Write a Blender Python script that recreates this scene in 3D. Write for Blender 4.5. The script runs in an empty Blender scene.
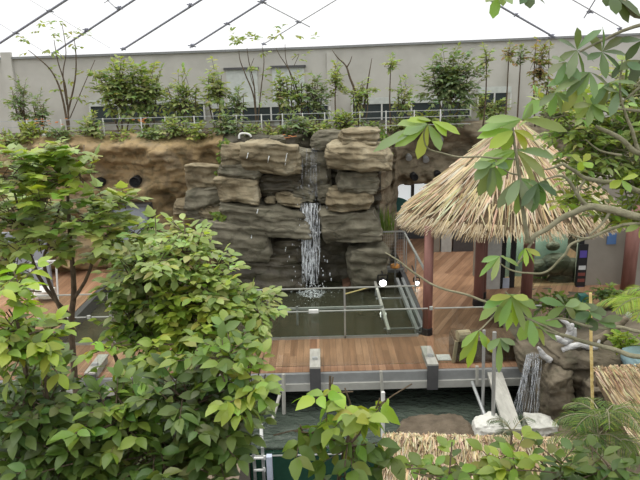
import bpy, bmesh, math, random
from mathutils import Vector, Matrix, noise
V = Vector
R = random.Random(7)
scene = bpy.context.scene
COL = scene.collection

# ------------------------------------------------------------------ camera
FPX = 620.0
CAM = V((0, 0, 5.4))
PITCH = math.radians(15.3)
ROLL = math.radians(1.5)
fwd = V((0, math.cos(PITCH), -math.sin(PITCH)))
u0 = V((0, math.sin(PITCH), math.cos(PITCH)))
x0 = V((1, 0, 0))
rgt = x0 * math.cos(ROLL) - u0 * math.sin(ROLL)
upv = u0 * math.cos(ROLL) + x0 * math.sin(ROLL)
cd = bpy.data.cameras.new('camera')
cam = bpy.data.objects.new('camera', cd)
COL.objects.link(cam)
cd.sensor_width = 36
cd.lens = FPX / 640 * 36
cd.clip_end = 200
m = Matrix.Identity(4)
for i in range(3):
    m[i][0], m[i][1], m[i][2], m[i][3] = rgt[i], upv[i], -fwd[i], CAM[i]
cam.matrix_world = m
scene.camera = cam

def ray(px, py):
    return fwd + rgt * ((px - 320) / FPX) - upv * ((py - 240) / FPX)
def at(px, py, Y):
    d = ray(px, py); return CAM + d * (Y / d.y)
def atz(px, py, z):
    d = ray(px, py); return CAM + d * ((z - CAM.z) / d.z)
def scl(p):                       # metres per pixel at p
    return (p - CAM).dot(fwd) / FPX

# ------------------------------------------------------------------ materials
def newmat(name):
    mt = bpy.data.materials.new(name); mt.use_nodes = True
    nt = mt.node_tree; b = nt.nodes['Principled BSDF']
    return mt, nt, b
def N(nt, t, **kw):
    n = nt.nodes.new(t)
    for k, v in kw.items():
        setattr(n, k, v)
    return n
def ramp(nt, stops):
    r = N(nt, 'ShaderNodeValToRGB')
    e = r.color_ramp.elements
    while len(e) < len(stops): e.new(0.5)
    for el, (p, c) in zip(e, stops):
        el.position = p; el.color = (*c, 1)
    return r
def coords(nt, scale=(1, 1, 1), which='Object'):
    tc = N(nt, 'ShaderNodeTexCoord'); mp = N(nt, 'ShaderNodeMapping')
    mp.inputs['Scale'].default_value = scale
    nt.links.new(tc.outputs[which], mp.inputs['Vector'])
    return mp.outputs['Vector']
def noisy(name, stops, scale=3, rough=.8, bump=.3, sv=(1, 1, 1), detail=8, metallic=0, dist=0, spec=.4, bscale=None):
    mt, nt, b = newmat(name)
    v = coords(nt, sv)
    n = N(nt, 'ShaderNodeTexNoise'); n.inputs['Scale'].default_value = scale
    n.inputs['Detail'].default_value = detail; n.inputs['Distortion'].default_value = dist
    nt.links.new(v, n.inputs['Vector'])
    r = ramp(nt, stops)
    nt.links.new(n.outputs['Fac'], r.inputs['Fac'])
    nt.links.new(r.outputs['Color'], b.inputs['Base Color'])
    b.inputs['Roughness'].default_value = rough
    b.inputs['Metallic'].default_value = metallic
    b.inputs['Specular IOR Level'].default_value = spec
    if bump:
        n2 = N(nt, 'ShaderNodeTexNoise'); n2.inputs['Scale'].default_value = bscale or scale * 3
        n2.inputs['Detail'].default_value = 6
        nt.links.new(v, n2.inputs['Vector'])
        bp = N(nt, 'ShaderNodeBump'); bp.inputs['Strength'].default_value = bump
        bp.inputs['Distance'].default_value = .06
        nt.links.new(n2.outputs['Fac'], bp.inputs['Height'])
        nt.links.new(bp.outputs['Normal'], b.inputs['Normal'])
    return mt
def plain(name, c, rough=.5, metallic=0, emit=None, estr=0):
    k = .85
    mt = noisy(name, [(.3, tuple(x * k for x in c)), (.7, c)], 9, rough, .05, metallic=metallic)
    if emit:
        b = mt.node_tree.nodes['Principled BSDF']
        b.inputs['Emission Color'].default_value = (*emit, 1); b.inputs['Emission Strength'].default_value = estr
    return mt
def leafmat(name, trans=.35, rough=.42, spec=.5):
    mt, nt, b = newmat(name)
    a = N(nt, 'ShaderNodeAttribute'); a.attribute_name = 'Col'
    nt.links.new(a.outputs['Color'], b.inputs['Base Color'])
    b.inputs['Roughness'].default_value = rough
    b.inputs['Specular IOR Level'].default_value = spec
    tr = N(nt, 'ShaderNodeBsdfTranslucent')
    g = N(nt, 'ShaderNodeMix', data_type='RGBA', blend_type='MULTIPLY')
    g.inputs['Factor'].default_value = 1
    nt.links.new(a.outputs['Color'], g.inputs[6]); g.inputs[7].default_value = (1.5, 1.5, .5, 1)
    nt.links.new(g.outputs[2], tr.inputs['Color'])
    mx = N(nt, 'ShaderNodeMixShader'); mx.inputs['Fac'].default_value = trans
    nt.links.new(b.outputs[0], mx.inputs[1]); nt.links.new(tr.outputs[0], mx.inputs[2])
    nt.links.new(mx.outputs[0], nt.nodes['Material Output'].inputs['Surface'])
    return mt
def attrmat(name, rough=.8, spec=.2):
    mt, nt, b = newmat(name)
    a = N(nt, 'ShaderNodeAttribute'); a.attribute_name = 'Col'
    nt.links.new(a.outputs['Color'], b.inputs['Base Color'])
    b.inputs['Roughness'].default_value = rough; b.inputs['Specular IOR Level'].default_value = spec
    return mt
def glassmat(name, tint=(.93, .97, .95), refl=.08):
    mt, nt, b = newmat(name)
    nt.nodes.remove(b)
    t = N(nt, 'ShaderNodeBsdfTransparent'); t.inputs['Color'].default_value = (*tint, 1)
    g = N(nt, 'ShaderNodeBsdfGlossy'); g.inputs['Roughness'].default_value = .03
    f = N(nt, 'ShaderNodeFresnel'); f.inputs['IOR'].default_value = 1.45
    mu = N(nt, 'ShaderNodeMath', operation='MULTIPLY'); mu.inputs[1].default_value = refl * 12
    nt.links.new(f.outputs[0], mu.inputs[0])
    mx = N(nt, 'ShaderNodeMixShader')
    nt.links.new(mu.outputs[0], mx.inputs['Fac'])
    nt.links.new(t.outputs[0], mx.inputs[1]); nt.links.new(g.outputs[0], mx.inputs[2])
    nt.links.new(mx.outputs[0], nt.nodes['Material Output'].inputs['Surface'])
    return mt
def plankmat(name, axis=0, width=.13, stops=None, rot=0):
    mt, nt, b = newmat(name)
    tc = N(nt, 'ShaderNodeTexCoord'); mp = N(nt, 'ShaderNodeMapping')
    mp.inputs['Rotation'].default_value = (0, 0, rot)
    nt.links.new(tc.outputs['Object'], mp.inputs['Vector'])
    sp = N(nt, 'ShaderNodeSeparateXYZ'); nt.links.new(mp.outputs[0], sp.inputs[0])
    dv = N(nt, 'ShaderNodeMath', operation='DIVIDE'); dv.inputs[1].default_value = width
    nt.links.new(sp.outputs[axis], dv.inputs[0])
    fl = N(nt, 'ShaderNodeMath', operation='FLOOR'); nt.links.new(dv.outputs[0], fl.inputs[0])
    # staggered joints
    dl = N(nt, 'ShaderNodeMath', operation='MULTIPLY_ADD'); dl.inputs[1].default_value = .22
    nt.links.new(sp.outputs[1 - axis], dl.inputs[0])
    ws = N(nt, 'ShaderNodeTexWhiteNoise', noise_dimensions='1D'); nt.links.new(fl.outputs[0], ws.inputs['W'])
    nt.links.new(ws.outputs['Value'], dl.inputs[2])
    f2 = N(nt, 'ShaderNodeMath', operation='FLOOR'); nt.links.new(dl.outputs[0], f2.inputs[0])
    cb = N(nt, 'ShaderNodeCombineXYZ'); nt.links.new(fl.outputs[0], cb.inputs[0]); nt.links.new(f2.outputs[0], cb.inputs[1])
    wn = N(nt, 'ShaderNodeTexWhiteNoise', noise_dimensions='2D'); nt.links.new(cb.outputs[0], wn.inputs['Vector'])
    r = ramp(nt, stops or [(0, (.25, .14, .08)), (.35, (.32, .185, .107)), (.7, (.36, .215, .127)), (1, (.44, .275, .17))])
    nt.links.new(wn.outputs['Value'], r.inputs['Fac'])
    # streaks and wear
    sc_ = (6, .7, 1) if axis == 0 else (.7, 6, 1)
    m2 = N(nt, 'ShaderNodeMapping'); m2.inputs['Scale'].default_value = sc_
    nt.links.new(mp.outputs[0], m2.inputs[0])
    n = N(nt, 'ShaderNodeTexNoise'); n.inputs['Scale'].default_value = 2.2; n.inputs['Detail'].default_value = 6
    nt.links.new(m2.outputs[0], n.inputs['Vector'])
    r2 = ramp(nt, [(.25, (.72, .7, .7)), (.75, (1.15, 1.1, 1.08))]); nt.links.new(n.outputs['Fac'], r2.inputs['Fac'])
    mx = N(nt, 'ShaderNodeMix', data_type='RGBA', blend_type='MULTIPLY'); mx.inputs['Factor'].default_value = 1
    nt.links.new(r.outputs[0], mx.inputs[6]); nt.links.new(r2.outputs[0], mx.inputs[7])
    fr = N(nt, 'ShaderNodeMath', operation='FRACT'); nt.links.new(dv.outputs[0], fr.inputs[0])
    lt = N(nt, 'ShaderNodeMath', operation='LESS_THAN'); lt.inputs[1].default_value = .06
    nt.links.new(fr.outputs[0], lt.inputs[0])
    m3 = N(nt, 'ShaderNodeMix', data_type='RGBA'); nt.links.new(lt.outputs[0], m3.inputs['Factor'])
    nt.links.new(mx.outputs[2], m3.inputs[6]); m3.inputs[7].default_value = (.19, .105, .065, 1)
    nt.links.new(m3.outputs[2], b.inputs['Base Color'])
    b.inputs['Roughness'].default_value = .5
    b.inputs['Specular IOR Level'].default_value = .35
    return mt
def rockmat(name, stops, rough=.8, moss=.25, strata=6.0, bump=.75, crack=1.0, crackf=.35):
    mt, nt, b = newmat(name)
    v = coords(nt, (1, 1, 1))
    vs = coords(nt, (.6, .6, strata))
    n1 = N(nt, 'ShaderNodeTexNoise'); n1.inputs['Scale'].default_value = 1.6; n1.inputs['Detail'].default_value = 9; n1.inputs['Distortion'].default_value = .8
    nt.links.new(v, n1.inputs['Vector'])
    n2 = N(nt, 'ShaderNodeTexNoise'); n2.inputs['Scale'].default_value = 1.0; n2.inputs['Detail'].default_value = 6; n2.inputs['Distortion'].default_value = .6
    nt.links.new(vs, n2.inputs['Vector'])
    ad = N(nt, 'ShaderNodeMath', operation='MULTIPLY_ADD'); ad.inputs[1].default_value = .38
    nt.links.new(n2.outputs['Fac'], ad.inputs[0])
    m0 = N(nt, 'ShaderNodeMath', operation='MULTIPLY'); m0.inputs[1].default_value = .68
    nt.links.new(n1.outputs['Fac'], m0.inputs[0]); nt.links.new(m0.outputs[0], ad.inputs[2])
    r = ramp(nt, stops); nt.links.new(ad.outputs[0], r.inputs['Fac'])
    # crevices
    vc = coords(nt, (.8, .8, 1.7))
    nd = N(nt, 'ShaderNodeTexNoise'); nd.inputs['Scale'].default_value = 2.5; nd.inputs['Detail'].default_value = 5
    nt.links.new(vc, nd.inputs['Vector'])
    mxv = N(nt, 'ShaderNodeMix', data_type='RGBA', blend_type='LINEAR_LIGHT'); mxv.inputs['Factor'].default_value = .28
    nt.links.new(vc, mxv.inputs[6]); nt.links.new(nd.outputs['Color'], mxv.inputs[7])
    vo = N(nt, 'ShaderNodeTexVoronoi', feature='DISTANCE_TO_EDGE'); vo.inputs['Scale'].default_value = crack
    nt.links.new(mxv.outputs[2], vo.inputs['Vector'])
    rc = ramp(nt, [(0, (.25, .25, .25)), (.06, (1, 1, 1))]); nt.links.new(vo.outputs['Distance'], rc.inputs['Fac'])
    mc = N(nt, 'ShaderNodeMix', data_type='RGBA', blend_type='MULTIPLY'); mc.inputs['Factor'].default_value = crackf
    nt.links.new(r.outputs[0], mc.inputs[6]); nt.links.new(rc.outputs[0], mc.inputs[7])
    r = mc
    # lichen and stain specks
    n3 = N(nt, 'ShaderNodeTexNoise'); n3.inputs['Scale'].default_value = 5; n3.inputs['Detail'].default_value = 8
    nt.links.new(v, n3.inputs['Vector'])
    r3 = ramp(nt, [(.52, (0, 0, 0)), (.66, (1, 1, 1))]); nt.links.new(n3.outputs['Fac'], r3.inputs['Fac'])
    mm = N(nt, 'ShaderNodeMath', operation='MULTIPLY'); mm.inputs[1].default_value = moss
    nt.links.new(r3.outputs[0], mm.inputs[0])
    mx = N(nt, 'ShaderNodeMix', data_type='RGBA'); nt.links.new(mm.outputs[0], mx.inputs['Factor'])
    nt.links.new(r.outputs[2], mx.inputs[6]); mx.inputs[7].default_value = (.05, .055, .03, 1)
    nt.links.new(mx.outputs[2], b.inputs['Base Color'])
    b.inputs['Roughness'].default_value = rough; b.inputs['Specular IOR Level'].default_value = .35
    a2 = N(nt, 'ShaderNodeMath', operation='MULTIPLY_ADD'); a2.inputs[1].default_value = .5
    nt.links.new(n3.outputs['Fac'], a2.inputs[0]); nt.links.new(n2.outputs['Fac'], a2.inputs[2])
    bp = N(nt, 'ShaderNodeBump'); bp.inputs['Strength'].default_value = bump; bp.inputs['Distance'].default_value = .12
    a3 = N(nt, 'ShaderNodeMath', operation='MULTIPLY_ADD'); a3.inputs[1].default_value = crackf * .5
    nt.links.new(rc.outputs[0], a3.inputs[0]); nt.links.new(a2.outputs[0], a3.inputs[2])
    nt.links.new(a3.outputs[0], bp.inputs['Height']); nt.links.new(bp.outputs['Normal'], b.inputs['Normal'])
    return mt
def watermat(name, c, scale=3.0, strength=.12, rough=.06, foam=None):
    mt, nt, b = newmat(name)
    v = coords(nt, (1, 1.6, 1))
    n = N(nt, 'ShaderNodeTexNoise'); n.inputs['Scale'].default_value = scale; n.inputs['Detail'].default_value = 4; n.inputs['Distortion'].default_value = .5
    nt.links.new(v, n.inputs['Vector'])
    bp = N(nt, 'ShaderNodeBump'); bp.inputs['Strength'].default_value = strength; bp.inputs['Distance'].default_value = .1
    nt.links.new(n.outputs['Fac'], bp.inputs['Height']); nt.links.new(bp.outputs['Normal'], b.inputs['Normal'])
    n2 = N(nt, 'ShaderNodeTexNoise'); n2.inputs['Scale'].default_value = .5
    nt.links.new(v, n2.inputs['Vector'])
    r = ramp(nt, [(.3, tuple(x * .75 for x in c)), (.7, tuple(x * 1.25 for x in c))]); nt.links.new(n2.outputs['Fac'], r.inputs['Fac'])
    nt.links.new(r.outputs[0], b.inputs['Base Color'])
    b.inputs['Roughness'].default_value = rough; b.inputs['IOR'].default_value = 1.33
    return mt

M = {}
M['deck'] = plankmat('deck_planks', 0, .13)
M['deck_side'] = plankmat('deck_planks_diagonal', 0, .13, rot=math.radians(28))
M['fascia'] = plain('grey_painted_steel', (.27, .28, .28), .5)
M['fascia_lip'] = plain('pale_steel_lip', (.4, .4, .37), .5)
M['steel'] = plain('brushed_steel', (.5, .52, .52), .38, .6)
M['steel_dark'] = plain('dark_steel', (.11, .11, .115), .5, .3)
M['white_metal'] = plain('white_metal', (.75, .76, .74), .4)
M['rail'] = plain('pale_rail', (.45, .47, .44), .35, .3)
M['glass'] = glassmat('clear_glass', (.92, .95, .93), .08)
M['post_red'] = noisy('red_brown_post', [(.3, (.17, .075, .06)), (.7, (.25, .12, .1))], 4, .55, .1, (3, 3, .5))
M['black'] = plain('black_plastic', (.012, .012, .014), .5)
M['lamp_face'] = plain('lit_lamp_face', (.9, .9, .9), .4, 0, (1, .98, .94), 12)
M['concrete'] = noisy('weathered_concrete', [(.25, (.45, .44, .4)), (.55, (.53, .52, .475)), (.8, (.58, .57, .53))], 1.4, .9, .12)
M['pale_panel'] = plain('pale_panel', (.62, .66, .63), .6)
M['door_glow'] = plain('glowing_white_door', (.7, .72, .72), .4, 0, (.95, 1, 1), .55)  # white door given emission, standing in for daylight beyond it
M['window_dark'] = plain('dark_window_glass', (.05, .065, .07), .15)
M['grey_door'] = plain('blue_grey_door', (.3, .33, .37), .5)
M['soil'] = noisy('planting_soil', [(.3, (.07, .055, .035)), (.7, (.14, .11, .075))], 4, .95, .6)
M['ground'] = noisy('ground_earth', [(.3, (.06, .05, .035)), (.7, (.13, .11, .08))], 2, .95, .6)
M['bank'] = noisy('sandy_bank', [(.3, (.15, .115, .08)), (.7, (.26, .21, .155))], 2, .95, .8, bscale=9)
M['cliff'] = rockmat('ochre_cliff', [(.3, (.085, .06, .035)), (.42, (.2, .145, .078)), (.53, (.34, .245, .125)), (.66, (.27, .21, .13)), (.8, (.4, .31, .19))], .85, .5, 2.2, crack=.7)
M['cliff_grey'] = rockmat('wet_grey_cliff', [(.28, (.018, .016, .011)), (.48, (.05, .043, .03)), (.66, (.095, .083, .058)), (.82, (.15, .135, .1))], .6, .4, 5)
M['cliff_olive'] = rockmat('olive_cliff', [(.3, (.09, .075, .05)), (.5, (.2, .165, .11)), (.7, (.28, .235, .165)), (.85, (.32, .28, .2))], .85, .35, 3)
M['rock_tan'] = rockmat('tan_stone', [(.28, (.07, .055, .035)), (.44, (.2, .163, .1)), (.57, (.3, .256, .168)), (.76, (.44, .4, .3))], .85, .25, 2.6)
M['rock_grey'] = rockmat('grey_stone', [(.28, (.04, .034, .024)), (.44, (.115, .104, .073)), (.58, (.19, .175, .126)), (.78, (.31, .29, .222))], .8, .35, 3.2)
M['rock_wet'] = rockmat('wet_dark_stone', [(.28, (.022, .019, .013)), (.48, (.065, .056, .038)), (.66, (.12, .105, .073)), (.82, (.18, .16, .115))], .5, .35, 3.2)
M['rock_mound'] = rockmat('brown_mound_rock', [(.3, (.045, .036, .024)), (.5, (.125, .104, .072)), (.75, (.22, .187, .135))], .8, .3, 2)
M['water'] = watermat('pool_water', (.052, .052, .033), 2.2, .012, .03)
M['water_low'] = watermat('lower_pool_water', (.06, .078, .062), 5, 1.0, .12)
M['leaf'] = leafmat('leaf_surface')
M['leaf_far'] = leafmat('leaf_surface_matt', .35, .6, .3)
M['leaf_palm'] = leafmat('palmate_leaf_surface', .4, .38, .5)
M['bark'] = noisy('brown_bark', [(.3, (.07, .05, .03)), (.7, (.16, .12, .08))], 8, .9, .5, (3, 3, 1))
M['bark_pale'] = noisy('pale_green_grey_bark', [(.25, (.16, .155, .09)), (.55, (.27, .255, .165)), (.8, (.36, .33, .22))], 7, .8, .5)
M['thatch'] = attrmat('straw', .75, .25)
M['thatch_under'] = noisy('straw_backing', [(.3, (.1, .07, .04)), (.7, (.2, .15, .09))], 10, .95, .5)
M['wood_box'] = noisy('brown_box_wood', [(.3, (.1, .06, .035)), (.7, (.19, .12, .075))], 4, .7, .2, (6, 1, 1))
M['wood_pale'] = noisy('pale_cut_wood', [(.3, (.42, .33, .2)), (.7, (.58, .48, .32))], 5, .7, .15)
M['bamboo'] = noisy('yellow_bamboo', [(.3, (.55, .4, .14)), (.7, (.74, .6, .28))], 6, .5, .1, (1, 1, 4))
M['driftwood'] = noisy('silver_driftwood', [(.3, (.3, .3, .3)), (.7, (.62, .62, .62))], 6, .7, .5, (1, 1, 3))
M['log'] = noisy('brown_log', [(.3, (.13, .105, .075)), (.7, (.28, .235, .17))], 6, .85, .5)
M['mound_earth'] = noisy('dark_sandy_earth', [(.3, (.085, .066, .045)), (.7, (.175, .14, .1))], 4, .95, .9, bscale=16)
M['sack'] = noisy('white_sack_cloth', [(.3, (.55, .55, .5)), (.7, (.74, .74, .69))], 6, .85, .4, bscale=14)
M['sack_grey'] = noisy('greyish_sack_cloth', [(.3, (.42, .42, .38)), (.7, (.62, .62, .57))], 6, .85, .4, bscale=14)
M['plank'] = noisy('grey_plank', [(.3, (.34, .335, .3)), (.7, (.46, .455, .41))], 5, .85, .2, (4, 1, 1))
M['tank_green'] = plain('green_tank_wall', (.02, .075, .05), .15)
M['blue_white'] = plain('blue_white_plastic', (.5, .56, .68), .45)
M['red'] = plain('red_cap', (.5, .09, .06), .5)
M['orange'] = plain('orange_plastic', (.75, .34, .08), .5)
M['strut'] = plain('blue_grey_strut', (.27, .28, .34), .5)
M['strut_pale'] = plain('pale_strut', (.48, .49, .52), .5)
M['sand'] = noisy('pale_tank_sand', [(.3, (.42, .52, .46)), (.7, (.6, .7, .62))], 5, .9, .2)
M['tank_back'] = noisy('teal_tank_back', [(.3, (.13, .17, .14)), (.7, (.4, .47, .4))], 1.2, .8, 0)
M['wall_brown'] = noisy('grey_brown_plaster', [(.3, (.24, .22, .185)), (.7, (.3, .275, .235))], 2, .9, .1)
M['pillar_grey'] = plain('pale_grey_pillar', (.55, .56, .53), .7)
M['purple'] = plain('purple_picture', (.1, .07, .36), .4)
M['picture_red'] = plain('red_brown_picture', (.2, .06, .05), .4)
M['picture_white'] = plain('white_picture', (.6, .62, .62), .4)
M['blue'] = plain('blue_panel', (.1, .2, .42), .4)
M['teal'] = plain('teal_panel', (.05, .2, .18), .5)

M['fall_thin'] = None
# ------------------------------------------------------------------ mesh builder
def frame_of(d, hint=V((0, 0, 1))):
    d = d.normalized()
    if abs(d.dot(hint)) > .97: hint = V((1, 0, 0))
    s = d.cross(hint).normalized()
    return d, s, s.cross(d)
class MB:
    def __init__(self):
        self.v = []; self.f = []; self.c = []; self.fm = []
        self.col = (.5, .5, .5); self.mi = 0
    def add(self, vs, fs):
        o = len(self.v)
        self.v.extend([tuple(p) for p in vs]); self.c.extend([self.col] * len(vs))
        for f in fs:
            self.f.append(tuple(i + o for i in f)); self.fm.append(self.mi)
    def box(self, lo, hi):
        (a, b, c), (d, e, g) = lo, hi
        self.add([(a, b, c), (d, b, c), (d, e, c), (a, e, c), (a, b, g), (d, b, g), (d, e, g), (a, e, g)],
                 [(0, 3, 2, 1), (4, 5, 6, 7), (0, 1, 5, 4), (1, 2, 6, 5), (2, 3, 7, 6), (3, 0, 4, 7)])
    def beam(self, p, q, w, h, hint=V((0, 0, 1))):
        d, s, u = frame_of(q - p, hint)
        vs = []
        for b in (p, q):
            for a, c in ((-1, -1), (1, -1), (1, 1), (-1, 1)):
                vs.append(b + s * (a * w / 2) + u * (c * h / 2))
        self.add(vs, [(0, 1, 2, 3), (7, 6, 5, 4), (0, 4, 5, 1), (1, 5, 6, 2), (2, 6, 7, 3), (3, 7, 4, 0)])
    def tube(self, pts, rad, n=6, cap=True):
        k = len(pts); vs = []; fs = []
        if not isinstance(rad, (list, tuple)): rad = [rad] * k
        s = None
        for i, p in enumerate(pts):
            d = (pts[min(i + 1, k - 1)] - pts[max(i - 1, 0)])
            if d.length < 1e-6: d = V((0, 0, 1))
            d.normalize()
            if s is None: _, s, _ = frame_of(d)
            s = (s - d * s.dot(d)); s.normalize(); u = s.cross(d)
            for j in range(n):
                a = 2 * math.pi * j / n
                vs.append(p + (s * math.cos(a) + u * math.sin(a)) * rad[i])
        for i in range(k - 1):
            for j in range(n):
                j2 = (j + 1) % n
                fs.append((i * n + j, i * n + j2, (i + 1) * n + j2, (i + 1) * n + j))
        if cap:
            fs.append(tuple(range(n))[::-1]); fs.append(tuple((k - 1) * n + j for j in range(n)))
        self.add(vs, fs)
    def lathe(self, c, axis, prof, n=16):
        d, s, u = frame_of(axis); vs = []; fs = []
        for (r, h) in prof:
            for j in range(n):
                a = 2 * math.pi * j / n
                vs.append(c + d * h + (s * math.cos(a) + u * math.sin(a)) * r)
        for i in range(len(prof) - 1):
            for j in range(n):
                j2 = (j + 1) % n
                fs.append((i * n + j, i * n + j2, (i + 1) * n + j2, (i + 1) * n + j))
        fs.append(tuple(range(n))[::-1]); fs.append(tuple((len(prof) - 1) * n + j for j in range(n)))
        self.add(vs, fs)
    def leaf(self, p, d, n, L, W, droop=.25, fold=.25, prof=(.72, 1, .62)):
        d, s, u = frame_of(d, n)
        if u.dot(n) < 0: s = -s; u = -u
        vs = [p]; t = (.22, .5, .78)
        for ti, w in zip(t, prof):
            c = p + d * (L * ti) - u * (droop * L * ti * ti)
            e = s * (W * .5 * w); lift = u * (fold * W * .5 * w)
            vs += [c - e + lift, c, c + e + lift]
        vs.append(p + d * (L * .98) - u * (droop * L))
        self.add(vs, [(0, 2, 1), (0, 3, 2), (1, 2, 5, 4), (2, 3, 6, 5), (4, 5, 8, 7), (5, 6, 9, 8), (7, 8, 10), (8, 9, 10)])
    def lobed(self, p, d, n, L, droop=.2):
        d, s, u = frame_of(d, n)
        if u.dot(n) < 0: s = -s; u = -u
        out = [(-.02, .12), (.1, .4), (.22, .36), (.5, .5), (.5, .3), (.68, .22), (1, 0)]
        pts = out + [(a, -b) for a, b in out[-2::-1]]
        vs = [p + d * (L * .3) + u * (.03 * L)]
        for a, b in pts:
            vs.append(p + d * (a * L) + s * (b * L) - u * (droop * L * (a * a + b * b * 1.2)))
        self.add(vs, [(0, i, i + 1) for i in range(1, len(pts))] + [(0, len(pts), 1)])
    def strand(self, p, q, w, n):
        d, s, u = frame_of(q - p, n)
        e = s * w * .5; m = (p + q) * .5 + u * w * .35
        self.add([p - e, p + e, q - e * .3, q + e * .3, p + u * w * .5, q + u * w * .3],
                 [(0, 4, 5, 2), (4, 1, 3, 5)])
    def build(self, name, mats, parent=None, smooth=False, origin=None, color=False):
        if not isinstance(mats, (list, tuple)): mats = [mats]
        me = bpy.data.meshes.new(name)
        base = V((0, 0, 0))
        if parent is not None:
            q = parent
            while q is not None: base = base + q.location; q = q.parent
        elif origin is not None: base = V(origin)
        me.from_pydata([(a - base.x, b - base.y, c - base.z) for a, b, c in self.v], [], self.f)
        for mt in mats: me.materials.append(mt)
        if len(mats) > 1: me.polygons.foreach_set('material_index', self.fm)
        if smooth: me.polygons.foreach_set('use_smooth', [True] * len(me.polygons))
        if color:
            at_ = me.color_attributes.new('Col', 'FLOAT_COLOR', 'POINT')
            flat = []
            for c in self.c: flat += [c[0], c[1], c[2], 1]
            at_.data.foreach_set('color', flat)
        me.update()
        o = bpy.data.objects.new(name, me); COL.objects.link(o)
        if parent is not None: o.parent = parent
        elif origin is not None: o.location = base
        return o
def tag(o, label=None, cat=None, group=None, kind=None):
    if label: o['label'] = label
    if cat: o['category'] = cat
    if group: o['group'] = group
    if kind: o['kind'] = kind
    return o
def thing(name, loc, label, cat, group=None):
    o = bpy.data.objects.new(name, None); COL.objects.link(o); o.location = V(loc)
    o.empty_display_size = .1
    return tag(o, label, cat, group)
def one(name, mb, mat, label, cat, group=None, kind=None, smooth=False, color=False, origin=None):
    if origin is None:
        xs = [p[0] for p in mb.v]; ys = [p[1] for p in mb.v]; zs = [p[2] for p in mb.v]
        origin = ((min(xs) + max(xs)) / 2, (min(ys) + max(ys)) / 2, min(zs))
    return tag(mb.build(name, mat, None, smooth, origin, color), label, cat, group, kind)
def struct(name, mb, mat, smooth=False, parent=None):
    o = mb.build(name, mat, parent, smooth)
    if parent is None: o['kind'] = 'structure'
    return o
def fbm(p, o=4):
    return noise.fractal(p, 1.0, 2.0, o)
def lerp(a, b, t): return a + (b - a) * t
def curve(pts, rad, sub=5):
    """Catmull-Rom through pts"""
    P = [pts[0]] + list(pts) + [pts[-1]]; Q = [rad[0]] + list(rad) + [rad[-1]]
    op = []; orad = []
    for i in range(1, len(P) - 2):
        for k in range(sub):
            t = k / sub
            a, b, c, d = P[i - 1], P[i], P[i + 1], P[i + 2]
            op.append(.5 * ((2 * b) + (c - a) * t + (2 * a - 5 * b + 4 * c - d) * t * t + (3 * b - a - 3 * c + d) * t ** 3))
            orad.append(lerp(Q[i], Q[i + 1], t))
    op.append(pts[-1]); orad.append(rad[-1])
    return op, orad
def rdir(rr):
    while True:
        v = V((rr.uniform(-1, 1), rr.uniform(-1, 1), rr.uniform(-1, 1)))
        if .05 < v.length < 1: return v.normalized()

# ================================================================== SETTING
ZW = -.3            # pool water
ZL = -.75           # lower pool water
YF, YB = 10.48, 12.0  # front and back edge of the boardwalk
ZT = 3.72           # terrace level
mb = MB(); mb.box((-30, -6, -2.7), (30, 40, -2.5)); struct('ground', mb, M['ground'])

# boardwalk and side decks
XR = at(521, 372, YF).x
mb = MB(); mb.box((-9, YF, -.06), (XR, YB, 0)); struct('boardwalk_deck', mb, M['deck'])
mb = MB(); mb.box((2.32, YB, -.06), (7.6, 19.6, -.004)); struct('hut_deck', mb, M['deck_side'])
mb = MB(); mb.box((-11.5, YB, -.06), (-5.9, 17.4, -.004)); struct('pool_side_deck', mb, M['deck'])
mb = MB()
mb.box((-9, YF - .08, -.3), (XR, YF - .002, -.01)); mb.box((-9, YF - .03, -.34), (XR, YF + .1, -.3))
mb.mi = 1; mb.box((-9, YF - .13, -.33), (XR, YF - .03, -.19))
struct('trim_deck_edge', mb, [M['fascia'], M['fascia_lip']])
mb = MB(); mb.box((-9, YB - .12, -2.5), (2.32, YB, -.07)); mb.box((2.32, YB - .1, -2.5), (7.6, YB + .1, -.07))
mb.box((-5.9, YB, -2.5), (-5.75, 17.2, -.02)); mb.box((2.2, YB, -2.5), (2.318, 17, -.02))
struct('wall_under_deck', mb, M['steel_dark'])
# waters
mb = MB(); mb.box((-5.75, YB, -.9), (2.2, 17.6, ZW)); tag(struct('pool_water', mb, M['water']), kind='structure')
XL0, XL1 = at(250, 445, 9.2).x, at(400, 445, 9.2).x
mb = MB(); mb.box((XL0, 9.2, -2.4), (6, YB - .12, ZL)); struct('lower_pool_water', mb, M['water_low'])

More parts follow.
